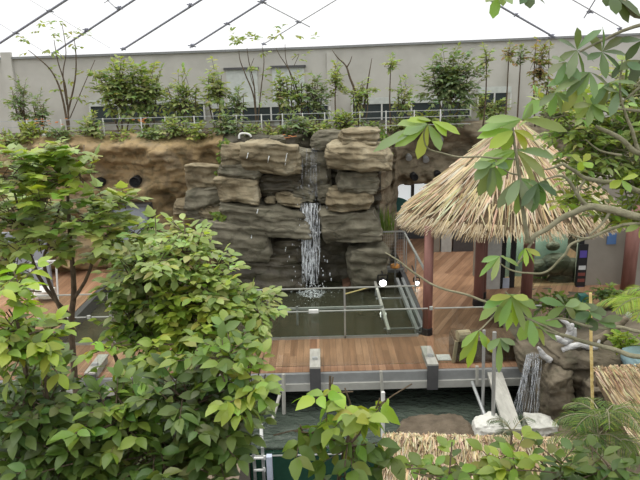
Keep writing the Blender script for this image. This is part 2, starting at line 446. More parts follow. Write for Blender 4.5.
# ---------------- cliff
def ss(a, b, x):
    t = max(0, min(1, (x - a) / (b - a))); return t * t * (3 - 2 * t)
XD0, XD1 = at(119, 230, 17).x, at(152, 230, 17).x
ZD1 = at(135, 205, 17).z
YT = 18.9
XT0, XT1 = at(397, 205, YT).x, at(460, 205, YT).x
ZT1 = at(415, 186, YT).z
def rim_z(x):
    return ZT + .12 * fbm(V((x * .7, 3, 1)), 3) + .12 * ss(-4, -7, x)
def cliff_y(x, z):
    y = 17.1
    y -= .25 * ss(-3, -1.4, x)
    y += .5 * math.exp(-((x + .05) / .5) ** 2)                  # the notch of the fall
    y += 2.1 * ss(1.6, 2.6, x)                                  # recess beside the hut
    t = z / ZT
    y -= .35 * ss(.72, .95, t) * (1 - ss(.95, 1.02, t)) * (1 - ss(-3.2, -2, x) * .5)
    y += .25 * ss(.35, .8, t)
    q = V((x * .55, z * .9, 2))
    y -= .6 * fbm(q, 5) + .25 * abs(fbm(V((x * .9, z * 2.0, 7)), 4)) + .16 * (abs(fbm(V((x * 1.3 + z * .4, z * 1.7, 17)), 5)) - .25)
    if 2.2 < x < 7.5 and z > ZT1 - .2: y -= .35 * ss(ZT1 - .2, ZT1 + .2, z)   # lintel bulge
    if XD0 - .2 < x < XD1 + .2 and z < ZD1 + .15: y = max(y, 17.12)
    if x > XT0 and x < XT1 + .6 and z < ZT1 + .05: y = 21.0
    return y
def cliff_part(name, xa, xb, nx, mat):
    mb = MB(); nz = 110; cols = []
    for i in range(nx + 1):
        x = lerp(xa, xb, i / nx); rz = rim_z(x); col = []
        for j in range(nz + 1):
            z = lerp(-1.2, rz, j / nz)
            col.append(V((x + .05 * fbm(V((x * 2, z * 2, 9)), 2), cliff_y(x, z) + (.18 * ss(rz - .25, rz, z) if z > rz - .25 else 0), z)))
        last = col[-1]
        for k in range(1, 6):
            col.append(V((x, last.y + .25 * k, rz + .05 * math.sin(k) + .06 * fbm(V((x * 2, k * .4, 5)), 3) - (0.02 * k))))
        cols.append(col)
    h = len(cols[0]); vs = [p for c in cols for p in c]
    mb.add(vs, [(i * h + j, (i + 1) * h + j, (i + 1) * h + j + 1, i * h + j + 1) for i in range(nx) for j in range(h - 1)])
    return struct(name, mb, mat, True)
cliff_part('cliff_left', -13, -2.55, 190, M['cliff'])
cliff_part('cliff_center', -2.55, 1.75, 110, M['cliff_grey'])
cliff_part('cliff_right', 1.75, 14, 220, M['cliff_olive'])
mb = MB(); mb.box((-16, 17.6, ZT - .5), (1.9, 22, ZT - .07)); mb.box((1.9, 19.4, ZT - .5), (16, 22, ZT - .07)); struct('terrace_floor', mb, M['soil'])

# left rock door and doorway beside the hut
mb = MB(); mb.box((XD0, 16.72, -.1), (XD1, 17.3, ZD1)); d1 = struct('door_1', mb, M['grey_door'])
mb = MB()
for a in (XD0 - .05, XD1): mb.box((a, 16.66, -.1), (a + .05, 17.3, ZD1 + .05))
mb.box((XD0, 16.66, ZD1), (XD1, 17.3, ZD1 + .05))
mb.build('door_frame', M['steel_dark'], d1)
mb = MB(); mb.beam(V((XD1 - .12, 16.68, .95)), V((XD1 - .12, 16.68, 1.15)), .03, .03); mb.build('door_handle', M['steel'], d1)
XE0, XE1 = at(398, 200, 19.6).x, at(412, 200, 19.6).x
XE2 = at(428, 200, 19.6).x
ZE = at(415, 186, 19.6).z
mb = MB(); mb.box((XE0, 19.9, -.1), (XT1 + 1, 20, ZE + .3)); d2 = struct('door_2', mb, M['door_glow'])
mb = MB(); mb.box((XE1, 19.8, -.1), (XE1 + .1, 19.9, ZE + .2)); mb.box((XE2, 19.8, -.1), (XT1 + 1, 19.9, ZE + .2)); mb.build('door_frame', M['steel_dark'], d2)
mb = MB()
c = V((XE0 - .1, 19.86, at(398, 222, 19.6).z)); r_ = .78
mb.add([c] + [c + V((r_ * math.cos(a), 0, r_ * math.sin(a))) for a in [i * math.pi / 24 for i in range(13)]], [(0, i + 1, i) for i in range(1, 13)])
mb.build('curved_stripe', M['teal'], d2)
mb = MB(); mb.box((XE0, 19.7, -.1), (XT1 + 1, 19.78, at(400, 214, 19.7).z)); mb.build('kick_panel', M['steel_dark'], d2)

# back wall of the terrace
YW = 21.0
WA, WB, WC = at(-60, 60, YW), at(315, 47, YW), at(700, 31, YW)
mb = MB()
for a, b in ((WA, WB), (WB, WC)):
    mb.add([(a.x, YW, ZT - .3), (b.x, YW, ZT - .3), (b.x, YW, b.z), (a.x, YW, a.z),
            (a.x, YW + .3, ZT - .3), (b.x, YW + .3, ZT - .3), (b.x, YW + .3, b.z), (a.x, YW + .3, a.z)],
           [(0, 1, 2, 3), (4, 7, 6, 5), (3, 2, 6, 7), (0, 3, 7, 4), (1, 5, 6, 2)])
struct('wall_back', mb, M['concrete'])
mb = MB()
for a, b in ((WA, WB), (WB, WC)):
    mb.beam(V((a.x, YW - .04, a.z - .02)), V((b.x, YW - .04, b.z - .02)), .1, .07)
struct('trim_1', mb, M['fascia'])
mb = MB()
for px in (11, 332, 512):
    p = at(px, 80, YW); mb.box((p.x - .16, YW - .14, ZT - .2), (p.x + .16, YW - .002, at(px, 62, YW).z + .3))
struct('trim_2', mb, M['concrete'])
for k, (a, b, t) in enumerate(((226, 257, 70), (272, 304, 68))):
    A, B = at(a, t, YW), at(b, t, YW)
    mb = MB(); mb.box((A.x, YW - .05, ZT - .1), (B.x, YW - .003, A.z)); dd = struct('door_%d' % (k + 3), mb, M['pale_panel'])
    mb = MB(); mb.box((A.x - .06, YW - .14, A.z), (B.x + .06, YW - .003, A.z + .07)); mb.build('door_hood', M['steel_dark'], dd)
# low strips of windows with pale sills
for k, (a, b, t, u) in enumerate(((90, 205, 105, 119), (212, 330, 107, 119), (352, 470, 103, 117), (478, 510, 93, 106))):
    A, B = at(a, t, YW - .1), at(b, u, YW - .1)
    zt, zb = at((a + b) / 2, t, YW - .1).z, at((a + b) / 2, u + 2, YW - .1).z
    mb = MB(); mb.box((A.x, YW - .12, zb), (B.x, YW - .052, zt)); w = struct('window_%d' % (k + 1), mb, M['window_dark'])
    mb = MB(); mb.box((A.x, YW - .16, zt), (B.x, YW - .052, zt + .2)); mb.build('window_sill', M['pale_panel'], w)
    mb = MB(); n = max(2, int((B.x - A.x) / .8))
    for i in range(n + 1):
        x = lerp(A.x, B.x, i / n); mb.box((x - .025, YW - .15, zb), (x + .025, YW - .121, zt))
    mb.build('window_mullions', M['white_metal'], w)

# roof struts over the terrace
def onroof(px, py):
    d = ray(px, py); # plane z - 6.1 = (21.2 - y) * .55
    t = (6.1 + .55 * 21.2 - CAM.z) / (d.z + .55 * d.y); return CAM + d * t
root = bpy.data.objects.new('ceiling_struts', None); COL.objects.link(root); root['kind'] = 'structure'
for (a, b, r, mt) in (((-40, 69), (120, -35), .035, 'strut'), ((52, 54), (175, -27), .03, 'strut'), ((122, 50), (245, -28), .03, 'strut'),
                  ((191, 47), (300, -22), .028, 'strut'), ((262, 45), (372, -22), .016, 'strut_pale'),
                  ((262, 2), (310, 27), .016, 'strut_pale'), ((505, 9), (554, 37), .03, 'strut'), ((430, -35), (505, 9), .03, 'strut'),
                  ((566, -4), (622, 28), .016, 'strut_pale'), ((584, 18), (606, -18), .018, 'strut'), ((104, 3), (116, -4), .01, 'strut'),
                  ((104, -3), (118, 10), .01, 'strut'), ((0, 24), (60, 62), .006, 'strut_pale'), ((30, 0), (110, 48), .006, 'strut_pale')):
    mb = MB(); mb.tube([onroof(*a), onroof(*b)], r, 6); mb.build('strut', M[mt], root)
for (px, py, s) in ((16, 33, .1), (50, 11, .1), (54, 53, .08), (86, 30, .1), (119, 8, .1), (123, 49, .09), (190, 5, .09), (192, 46, .13), (227, 24, .1),
                 (262, 2, .13), (298, 22, .08), (264, 44, .08), (516, 15, .1), (552, 36, .12), (590, 12, .1), (620, 29, .1)):
    p = onroof(px, py); mb = MB()
    mb.lathe(p - V((0, .03, 0)), V((0, 1, .4)), [(s * .3, 0), (s * .5, .02), (s * .5, .05), (s * .3, .07)], 8)
    mb.beam(p + V((-s, 0, .02)), p + V((s, 0, -.03)), .035, .035); mb.beam(p + V((-s * .6, 0, -s * .5)), p + V((s * .6, 0, s * .5)), .03, .03)
    mb.build('strut_joint', M['strut'], root)

# ================================================================== BOULDERS
def boulder(x0_, y0_, x1_, y1_, Y, mat, label, tilt=0, rnd=.25, seed=0, hy=.45, skew=0, group='stacked boulders around the waterfall', amp=1, name='boulder', yaw=0, cat='rock', strat=True, wr=0):
    c = at((x0_ + x1_) / 2, (y0_ + y1_) / 2, Y); k = scl(c)
    if group and 'waterfall' in group: rnd = rnd * 1.35 + .08
    hx, hz = (x1_ - x0_) / 2 * k * .98, (y1_ - y0_) / 2 * k * .96
    n = 22; idx = {}; vs = []; fs = []; rb = random.Random(seed * 17 + 3)
    cor = {(i, j, k_): V((rb.uniform(-.22, .2) * i, rb.uniform(-.3, .15) * j, rb.uniform(-.24, .2) * k_)) for i in (-1, 1) for j in (-1, 1) for k_ in (-1, 1)}
    lay = [rb.uniform(-.09, .09) for _ in range(40)]
    def vert(q):
        key = tuple(round(t, 4) for t in q)
        if key in idx: return idx[key]
        v = V(q); l = v.length; m_ = max(abs(v.x), abs(v.y), abs(v.z))
        w = v.lerp(v / l * 1.18, rnd)
        if amp > .5:
            for (i, j, k_), o in cor.items():
                w = w + o * ((1 + i * v.x) * (1 + j * v.y) * (1 + k_ * v.z) / 8)
        p = V((w.x * hx, w.y * hy, w.z * hz))
        s = V((seed * 3.7, seed * 1.3, seed * 5.1))
        sz = min(hx, hz, hy)
        dsp = .34 * sz * fbm(p / max(sz, .12) * .55 + s, 6) + .05 * sz * wr * fbm(p * 16 + s, 3)
        ly = lay[int(math.floor(p.z * 7 + .9 * fbm(V((p.x * 1.4, p.y, p.z)) + s, 3) + 20)) % 40] if strat else 0
        st = abs(fbm(V((p.x * .5, p.y * .5, p.z * 5.5)) + s, 3))
        p = p + V((v.x * .5, v.y, v.z * .6)).normalized() * (dsp * amp) + V((0, (-.1 * st - .8 * ly * v.y * -1) * amp, 0)) + V((v.x * .06 * st * amp, 0, 0))
        p.x += skew * p.z; p.z += tilt * p.x
        if yaw: p = V((p.x * math.cos(yaw) - p.y * math.sin(yaw), p.x * math.sin(yaw) + p.y * math.cos(yaw), p.z))
        idx[key] = len(vs); vs.append(p + c); return idx[key]
    for ax in range(3):
        for sg in (-1, 1):
            for i in range(n):
                for j in range(n):
                    f = []
                    for a, b in ((0, 0), (1, 0), (1, 1), (0, 1)):
                        q = [0, 0, 0]; q[ax] = sg; q[(ax + 1) % 3] = -1 + 2 * (i + a) / n; q[(ax + 2) % 3] = -1 + 2 * (j + b) / n
                        f.append(vert(q))
                    fs.append(tuple(f if sg > 0 else f[::-1]))
    mb = MB(); mb.add(vs, fs)
    return one(name, mb, mat, label, cat, group, smooth=True)
BL = [
 (225,143,247,163,16.25,'rock_tan','square tan boulder at the top left corner of the waterfall stack',-.02,.2,.4),
 (245,142,301,172,16.15,'rock_tan','long tan slab sloping down right, at the top left of the waterfall',-.12,.18,.5),
 (222,162,261,179,16.2,'rock_grey','grey wedge stone right on top of the big tan block left of the fall',-.05,.25,.45),
 (220,175,262,202,16.1,'rock_tan','big rounded tan block halfway up, left of the waterfall',-.02,.18,.5),
 (188,162,226,191,16.5,'rock_tan','flat topped brown stone left of the green creeper strip',-.08,.25,.4),
 (191,187,226,214,16.4,'rock_grey','leaning angular stone below the flat topped brown stone',.12,.25,.4),
 (227,203,306,233,16.05,'rock_grey','long layered grey slab left of the main fall, below the big tan block',-.13,.16,.55),
 (203,216,266,255,16.0,'rock_grey','lower left layered slab tilting down right, above the shrub tips',-.16,.2,.55),
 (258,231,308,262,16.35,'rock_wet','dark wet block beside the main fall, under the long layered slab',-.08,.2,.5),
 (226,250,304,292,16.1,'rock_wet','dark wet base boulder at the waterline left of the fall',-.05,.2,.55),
 (276,193,303,205,16.1,'rock_tan','small flat yellow-tan stone lying left of the main fall lip',-.14,.3,.3),
 (293,186,315,201,16.2,'rock_grey','small grey tilted stone at the lip of the main fall',-.2,.3,.3),
 (265,196,275,204,16.1,'rock_tan','tiny round tan stone left of the flat yellow-tan stone',0,.6,.15),
 (342,128,377,146,16.1,'rock_tan','pale squarish boulder topmost on the right of the waterfall',.0,.2,.4),
 (326,142,386,168,15.95,'rock_tan','wide tan slab second from top, right of the waterfall',-.05,.16,.5),
 (338,168,376,190,16.0,'rock_grey','grey block third from top, right of the waterfall',-.08,.18,.45),
 (330,187,373,209,15.95,'rock_tan','brown rounded block fourth from top, right of the waterfall',-.03,.22,.45),
 (319,186,333,204,16.15,'rock_grey','small upright stone at the right lip of the main fall',.1,.4,.25),
 (317,206,379,240,15.95,'rock_grey','wide layered boulder right of the main fall, above the dark hollow',-.03,.2,.55),
 (347,242,388,286,15.9,'rock_grey','squat boulder at the waterline behind the mesh fence',-.03,.2,.5),
 (312,131,345,148,16.55,'rock_grey','low grey stone on the rim right behind the upper fall',0,.3,.4),
 (199,203,231,220,16.3,'rock_tan','small yellowish stone above the lower left layered slab',-.1,.3,.35),
 (176,198,206,214,16.6,'rock_tan','flat ochre stone at the left end of the boulder stack, above the shrub',-.05,.35,.35),
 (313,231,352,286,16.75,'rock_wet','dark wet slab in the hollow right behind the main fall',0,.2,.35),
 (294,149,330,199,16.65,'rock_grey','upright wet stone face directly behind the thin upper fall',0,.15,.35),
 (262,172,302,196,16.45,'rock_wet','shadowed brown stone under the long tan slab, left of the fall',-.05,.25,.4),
 (269,135,284,144,16.6,'rock_grey','small grey stone on the rim above the long tan slab',0,.5,.25),
]
for i, (a, b, c_, d, Y, mt, lb, tl, rn, hy) in enumerate(BL):
    boulder(a, b, c_, d, Y, M[mt], lb, tl, rn, i + 1, hy)
# rusty ledge at waterline
mb = MB(); A, B = atz(343, 289, ZW), atz(371, 284, ZW)
mb.add([A, B, B + V((.1, .5, 0)), A + V((0, .5, 0)), A + V((0, .1, .08)), B + V((0, .05, .3)), B + V((.1, .5, .35)), A + V((0, .5, .1))],
       [(0, 1, 5, 4), (4, 5, 6, 7), (1, 2, 6, 5), (0, 4, 7, 3), (2, 3, 7, 6)])
one('shore_ledge', mb, noisy('rust_brown_ledge', [(.3, (.12, .06, .035)), (.7, (.2, .11, .07))], 4, .8, .3), 'rust brown sloping ledge at the waterline right of the fall', 'ledge')

# ================================================================== WATERFALL
fm, nt, b = newmat('falling_water')
a = N(nt, 'ShaderNodeBsdfTransparent'); b.inputs['Base Color'].default_value = (.86, .9, .93, 1); b.inputs['Roughness'].default_value = .25
mx = N(nt, 'ShaderNodeMixShader'); n = N(nt, 'ShaderNodeTexNoise'); n.inputs['Scale'].default_value = 5; n.inputs['Detail'].default_value = 5
nt.links.new(coords(nt, (5, 5, .8)), n.inputs['Vector'])
r = ramp(nt, [(.42, (.0,) * 3), (.62, (.85,) * 3)]); nt.links.new(n.outputs['Fac'], r.inputs['Fac'])
nt.links.new(r.outputs[0], mx.inputs['Fac']); nt.links.new(a.outputs[0], mx.inputs[1]); nt.links.new(b.outputs[0], mx.inputs[2])
nt.links.new(mx.outputs[0], nt.nodes['Material Output'].inputs['Surface'])
M['fall'] = fm
ft = fm.copy(); ft.name = 'thin_falling_water'; M['fall_thin'] = ft
for n_ in ft.node_tree.nodes:
    if n_.type == 'VALTORGB': n_.color_ramp.elements[1].color = (.4, .4, .4, 1); n_.color_ramp.elements[0].color = (.06, .06, .06, 1)
    if n_.type == 'BSDF_PRINCIPLED': n_.inputs['Base Color'].default_value = (.55, .58, .62, 1); n_.inputs['Roughness'].default_value = .1
fw, nt, b = newmat('white_foam')
b.inputs['Base Color'].default_value = (.88, .92, .93, 1); b.inputs['Roughness'].default_value = .6
M['foam'] = fw
rr = random.Random(3)
def fall(xa, ya, xb, yb, Y0, Y1, n, wmin, wmax, spread, drops):
    mb = MB()
    for i in range(n):
        u = min(max(rr.gauss(.5, .3), 0), 1); s = rr.uniform(0, .35) if rr.random() < .4 else 0; e = rr.uniform(.55, 1) if rr.random() < .5 else 1
        px = lerp(xa, xb, u); pts = []
        ph = rr.uniform(0, 6)
        for k in range(9):
            t = lerp(s, e, k / 8)
            pts.append(at(px + (u - .5) * spread * t + .5 * math.sin(ph + t * 7), lerp(ya, yb, t), lerp(Y0, Y1, t) + rr.uniform(-.02, .02) + .1 * (u - .5) ** 2))
        w = rr.uniform(wmin, wmax)
        mb.tube(pts, [w * rr.uniform(.4, 1) * (1 if 0 < k < 8 else .3) for k in range(9)], 5)
    for i in range(drops):
        t = rr.random(); u = rr.gauss(.5, .42)
        p = at(lerp(xa, xb, u), lerp(ya, yb, t), lerp(Y0, Y1, t) - rr.uniform(0, .15))
        s = rr.uniform(.006, .016); mb.tube([p, p - V((0, 0, s * rr.uniform(2, 6)))], [s, s * .6], 5)
    return mb
mb = fall(301, 203, 320, 284, 15.75, 15.5, 64, .006, .018, -3, 260)
tag(one('waterfall', mb, M['fall'], 'white main waterfall dropping from the rock lip into the pool', 'waterfall', kind='stuff', smooth=True))
mb = fall(303, 148, 319, 200, 16.1, 15.95, 18, .003, .009, 3, 90)
tag(one('waterfall', mb, M['fall_thin'], 'thin upper trickle of water running down from the rim', 'waterfall', kind='stuff', smooth=True))
mb = MB(); c = at(312, 289, 15.5); c.z = ZW; vs = []; fs = []; na, nr = 48, 14
for j in range(nr + 1):
    for i in range(na):
        a = 2 * math.pi * i / na; q = j / nr
        e = q * (.3 + .14 * fbm(V((math.cos(a) * 1.5, math.sin(a) * 1.5, 3)), 3))
        vs.append(c + V((e * 1.35 * math.cos(a), e * math.sin(a), (1 - q) ** 2 * .14 + .02 + .06 * (1 - q) * fbm(V((e * 9 * math.cos(a), e * 9 * math.sin(a), 0)), 3) - .025 * q)))
for j in range(nr):
    for i in range(na): fs.append((j * na + i, j * na + (i + 1) % na, (j + 1) * na + (i + 1) % na, (j + 1) * na + i))
mb.add(vs, fs)
for i in range(220):
    a = rr.uniform(0, 6.28); q = abs(rr.gauss(0, .35)); s = rr.uniform(.006, .02)
    p = c + V((q * 1.3 * math.cos(a), q * math.sin(a), max(0, .3 - q * .5) * rr.random()))
    mb.lathe(p, V((0, 0, 1)), [(s * .6, -s), (s, -s * .2), (s * .8, s * .4), (s * .2, s * .8)], 6)
one('splash_foam', mb, M['fall'], 'white splash and foam where the waterfall meets the pool', 'foam', kind='stuff', smooth=True)

from mathutils.bvhtree import BVHTree
bv, bf = [], []
for o in list(COL.objects):
    if o.name.startswith('boulder') and o.type == 'MESH':
        k0 = len(bv); bv += [v.co + o.location for v in o.data.vertices]; bf += [tuple(i + k0 for i in p.vertices) for p in o.data.polygons]
tree_b = BVHTree.FromPolygons(bv, bf)
for px, ya_, yb_, wd, lb in ((287, 152, 166, 1.6, 'white trickle at the right end of the long tan slab'), (269, 155, 163, 2.2, 'white trickle on the middle of the long tan slab'),
                             (248, 152, 159, 1, 'short white trickle at the left end of the long tan slab'), (258, 208, 214, 1.6, 'white splash mark on the left half of the long layered slab'),
                             (286, 246, 252, 1.4, 'white mark on the dark wet block beside the main fall'), (252, 234, 239, 1.2, 'white mark on the lower left layered slab')):
    mb = MB()
    for s in (1,):
        pts = []
        for k in range(6):
            hit = tree_b.ray_cast(CAM, ray(px + (s - 1) * wd * .5 + rr.uniform(-.2, .2) + (yb_ - ya_) * -.03 * k, lerp(ya_ + s, yb_ - s * .5, k / 5)).normalized())[0]
            if hit: pts.append(hit - fwd * .006)
        if len(pts) > 2 and max((a - b).length for a, b in zip(pts, pts[1:])) < .3: mb.tube(pts, [rr.uniform(.008, .016) for _ in pts], 5)
    if mb.v: one('water_trickle', mb, M['foam'], lb, 'water', 'white trickles on the boulders', smooth=True)

# ================================================================== RAILINGS, BEAMS
xs_block = [at(92, 366, YF).x, at(315, 363, YF).x, at(431.5, 360, YF).x]
labs = ['grey steel beam end on the deck edge, half hidden by the left shrub', 'grey steel beam end on the deck edge in the middle, below the waterfall', 'grey steel beam end on the deck edge by the front red post']
for x, lb in zip(xs_block, labs):
    t = thing('beam_end', (x, YF + .3, 0), lb, 'beam', 'steel beam ends along the boardwalk edge')
    mb = MB(); mb.box((x - .1, YF - .16, .14), (x + .1, YF + .62, .17)); mb.box((x - .08, YF + .0, .002), (x + .08, YF + .6, .14)); mb.build('top_plate', M['plank'], t)
    mb = MB(); mb.box((x - .1, YF - .17, -.35), (x + .1, YF - .13, .14)); mb.build('end_plate', M['steel_dark'], t)
    mb = MB(); mb.box((x - .04, YF - .14, -.3), (x + .04, YF - .131, .03)); mb.build('web', M['steel_dark'], t)
# near glass balustrade
t = thing('glass_balustrade', (0, YF + .28, 0), 'clear glass balustrade along the near edge of the boardwalk', 'railing')
ZR = 1.13; yr = YF + .15
spans = [(-8.2, -6.2), (-6.1, xs_block[0] - .05), (xs_block[0] + .05, -2.25), (-2.15, xs_block[1] - .09), (xs_block[1] + .09, xs_block[2] - .06), (xs_block[2] + .06, XR + .35)]
for a, b in spans:
    mb = MB(); mb.box((a, yr - .006, .04), (b, yr + .006, ZR)); g = mb.build('glass_panel', M['glass'], t)
    mb = MB(); mb.box((a, yr - .012, ZR), (b, yr + .012, ZR + .016)); mb.build('top_rail', M['rail'], t)
for x in [-6.15, xs_block[0], -2.2, xs_block[1], xs_block[2]]:
    w = .09 if x == xs_block[1] else .03; mb = MB()
    mb.box((x - w, yr - .025, ZR - .02), (x + w, yr + .025, ZR + .04)); mb.build('rail_clamp', M['white_metal' if x == xs_block[1] else 'rail'], t)
    mb = MB(); mb.box((x - .05, yr - .03, .171), (x + .05, yr + .03, .22)); mb.build('base_clamp', M['steel'], t)
# far glass balustrade
t = thing('glass_balustrade', (0, YB - .05, 0), 'glass balustrade with steel top rail between the boardwalk and the pool', 'railing')
yr = YB - .06; ZR2 = 1.1
xa, xb = -5.8, 2.0
px_posts = [120, 195, 270, 345]
xp = [atz(px, 336, 0).x for px in px_posts]
mb = MB(); mb.box((xa, yr - .014, ZR2), (xb, yr + .014, ZR2 + .022)); mb.build('top_rail', M['rail'], t)
for x in xp:
    mb = MB(); mb.box((x - .018, yr - .02, .0), (x + .018, yr + .02, ZR2)); mb.build('post', M['steel'], t)
ed = [xa] + xp + [xb]
for a, b in zip(ed[:-1], ed[1:]):
    mb = MB(); mb.box((a + .03, yr - .005, .05), (b - .03, yr + .005, ZR2)); mb.build('glass_panel', M['glass'], t)
mb = MB(); mb.box((xa, yr - .02, .0), (xb, yr + .02, .05)); mb.build('bottom_rail', M['steel'], t)
# low steel rail standing in the pool
A, B = atz(285, 309, .1), atz(383, 305.5, .1)
t = thing('pool_rail', (A.x, A.y, ZW), 'low steel rail standing in the pool just beyond the boardwalk glass', 'railing')
mb = MB(); mb.beam(V((-4.6, A.y, .1)), V((B.x, A.y, .1)), .045, .05); mb.build('rail', M['rail'], t)
mb = MB(); x = atz(297, 309, .1).x; mb.beam(V((x, A.y, -.9)), V((x, A.y, .16)), .05, .05, V((1, 0, 0))); mb.build('post', M['steel'], t)
mb = MB(); mb.beam(V((-4.6, A.y, -.9)), V((-4.6, A.y, .12)), .05, .05, V((1, 0, 0))); mb.build('post', M['steel'], t)
# channel frame along the right side of the pool
XA, XB = 1.42, 2.08
t = thing('channel_frame', (1.7, 14, ZW), 'grey steel frame of two long beams over the pool beside the hut deck', 'frame')
mb = MB(); mb.beam(V((XA, 12.25, -.02)), V((XA, 16.5, -.02)), .06, .09); mb.build('side_beam', M['plank'], t)
for dx in (-.06, .08):
    mb = MB(); mb.beam(V((XB + dx, 12.2, -.02)), V((XB + dx, 15.6, -.02)), .07, .12); mb.build('side_beam', M['steel'], t)
mb = MB(); mb.beam(V((XA, 16.4, .02)), V((XB + .1, 16.4, .02)), .2, .14); mb.build('cross_beam', M['fascia'], t)
for y in (14.2, 12.35):
    mb = MB(); mb.beam(V((XA - .1, y, -.0)), V((2.2, y, -.0)), .03, .035); mb.build('cross_bar', M['steel'], t)
for (x, y) in ((XA, 12.3), (XA, 13.6), (XA, 15.2), (XB, 12.3), (XB, 14.2)):
    mb = MB(); mb.beam(V((x, y, -.88)), V((x, y, -.06)), .05, .05, V((1, 0, 0))); mb.build('leg', M['steel'], t)
# handrail on the hut deck edge
t = thing('handrail', (2.34, 14, 0), 'steel handrail running along the hut deck edge towards the mesh fence', 'railing')
mb = MB(); mb.beam(V((2.3, 12.6, 1.08)), V((2.3, 16.3, 1.08)), .045, .045); mb.build('top_rail', M['rail'], t)
for y in (12.9, 14.6, 16.2):
    mb = MB(); mb.beam(V((2.345, y, 0)), V((2.345, y, 1.06)), .03, .03, V((1, 0, 0))); mb.build('post', M['steel'], t)
# mesh fence behind the channel
A = at(367, 266, 16.2); B = at(404, 264, 16.2)
zt_ = 1.15
t = thing('mesh_fence', (A.x, 16.2, ZW), 'fine grey wire mesh fence at the back end of the channel frame', 'fence')
mb = MB()
for x in (A.x, lerp(A.x, B.x, .76)):
    mb.beam(V((x, 16.2, -.3)), V((x, 16.2, zt_)), .035, .035, V((1, 0, 0)))
for z in (.08, zt_): mb.beam(V((A.x, 16.2, z)), V((B.x, 16.2, z)), .035, .035)
mb.beam(V((B.x, 16.2, -.3)), V((B.x, 16.2, zt_)), .035, .035, V((1, 0, 0)))
mb.build('fence_frame', M['steel'], t)
mb = MB(); k = 20
for i in range(1, k): x = lerp(A.x, B.x, i / k); mb.beam(V((x, 16.2, .08)), V((x, 16.2, zt_)), .005, .005, V((1, 0, 0)))
for i in range(1, 12): z = lerp(.08, zt_, i / 12); mb.beam(V((A.x, 16.2, z)), V((B.x, 16.2, z)), .004, .004)
mb.build('wire_mesh', M['steel'], t)
# pole lying in the water
mb = MB(); mb.tube([atz(345, 294, -.1), atz(358, 290.5, -.02), atz(370, 287, .02)], [.018, .018, .018], 6)
one('pole', mb, M['bamboo'], 'thin pale pole leaning over the pool, left of the channel frame', 'pole')
# spotlights
for px, x, lb, s in ((383, None, 'black spotlight with white lit face over the middle of the channel', .1), (417, None, 'smaller spotlight beside the front red post, over the water', .06)):
    p = at(px, 283, 14.95)
    t = thing('spotlight', (p.x, p.y, p.z - s), lb, 'lamp', 'spotlights over the pool')
    ax = V((0, -1, -.35)).normalized()
    mb = MB(); mb.lathe(p, -ax, [(s, 0), (s, s * .7), (s * .8, s * 1.4), (s * .35, s * 1.9)], 16); mb.build('housing', M['black'], t)
    mb = MB(); mb.lathe(p, ax, [(s * .92, 0), (s * .92, .01), (s * .5, .03)], 16); mb.build('lamp_face', M['lamp_face'], t)
    mb = MB(); mb.beam(p + V((-s * 1.2, .1, 0)), p + V((-s * 1.2, .1, s * 1.8)), .02, .03, V((1, 0, 0))); mb.beam(p + V((s * 1.2, .1, 0)), p + V((s * 1.2, .1, s * 1.8)), .02, .03, V((1, 0, 0)))
    mb.beam(p + V((-s * 1.2, .1, s * 1.8)), p + V((s * 1.2, .1, s * 1.8)), .03, .02)
    mb.beam(p + V((0, .1, s * 1.8)), p + V((.05, 1.2, s * 1.2)), .03, .03); mb.build('bracket', M['black'], t)
    if s > .1:
        pass
p = at(395, 267, 16.3); mb = MB(); mb.lathe(p - V((0, 0, .02)), V((0, 0, 1)), [(.12, 0), (.14, .03), (.12, .09), (.04, .11)], 10)
one('float', mb, M['orange'], 'small orange float on the far cross beam by the mesh fence', 'float')

# ---------------- terrace railing
YR_ = 17.55
t = thing('terrace_railing', (-2, YR_, ZT), 'white steel railing with thin posts along the terrace edge', 'railing')
pxs = [28, 62, 104, 142, 166, 195, 237, 262, 283, 303, 325, 333, 360, 386, 414, 440]
for px in pxs:
    p = at(px, 130, YR_); mb = MB(); mb.beam(V((p.x, YR_, ZT - .08)), V((p.x, YR_, ZT + .55)), .03, .03, V((1, 0, 0))); mb.build('post', M['white_metal'], t)
xa, xb = at(-20, 130, YR_).x, at(470, 130, YR_).x
for z in (.14, .36, .53):
    mb = MB(); mb.beam(V((xa, YR_, ZT + z)), V((xb, YR_, ZT + z)), .018, .018); mb.build('rail', M['steel'], t)
# small lamps on the terrace edge
for px, py, lb in ((44, 136, 'small white lamp on the terrace rim above the left tree'), (200, 131, 'small white lamp on the terrace rim left of the boulder stack'), (283, 126, 'small white lamp on the terrace rim right above the waterfall stack'), (151, 133, 'small white lamp on the terrace rim above the round vent')):
    p = at(px, py, 17.35); p.z = ZT - .02
    t = thing('rim_lamp', p, lb, 'lamp', 'small lamps along the terrace rim')
    mb = MB(); mb.tube([p, p + V((0, 0, .14))], .02, 6); mb.build('stem', M['steel_dark'], t)
    mb = MB(); mb.lathe(p + V((0, .05, .17)), V((0, -1, -.2)), [(.025, 0), (.045, .02), (.05, .09), (.04, .1)], 10); mb.build('head', M['white_metal'], t)
# dog-like white pipe on the rim above the tan boulders
mb = MB(); P = [at(239, 139, 16.9), at(240, 134, 16.9), at(246, 133.5, 16.9), at(250, 135, 16.9), at(251, 137, 16.9)]
pp, rr_ = curve(P, [.03] * 5, 4); mb.tube(pp, rr_, 6)
one('pipe', mb, M['white_metal'], 'short bent white pipe lying on the rim above the square tan boulder', 'pipe', smooth=True)
mb = MB()
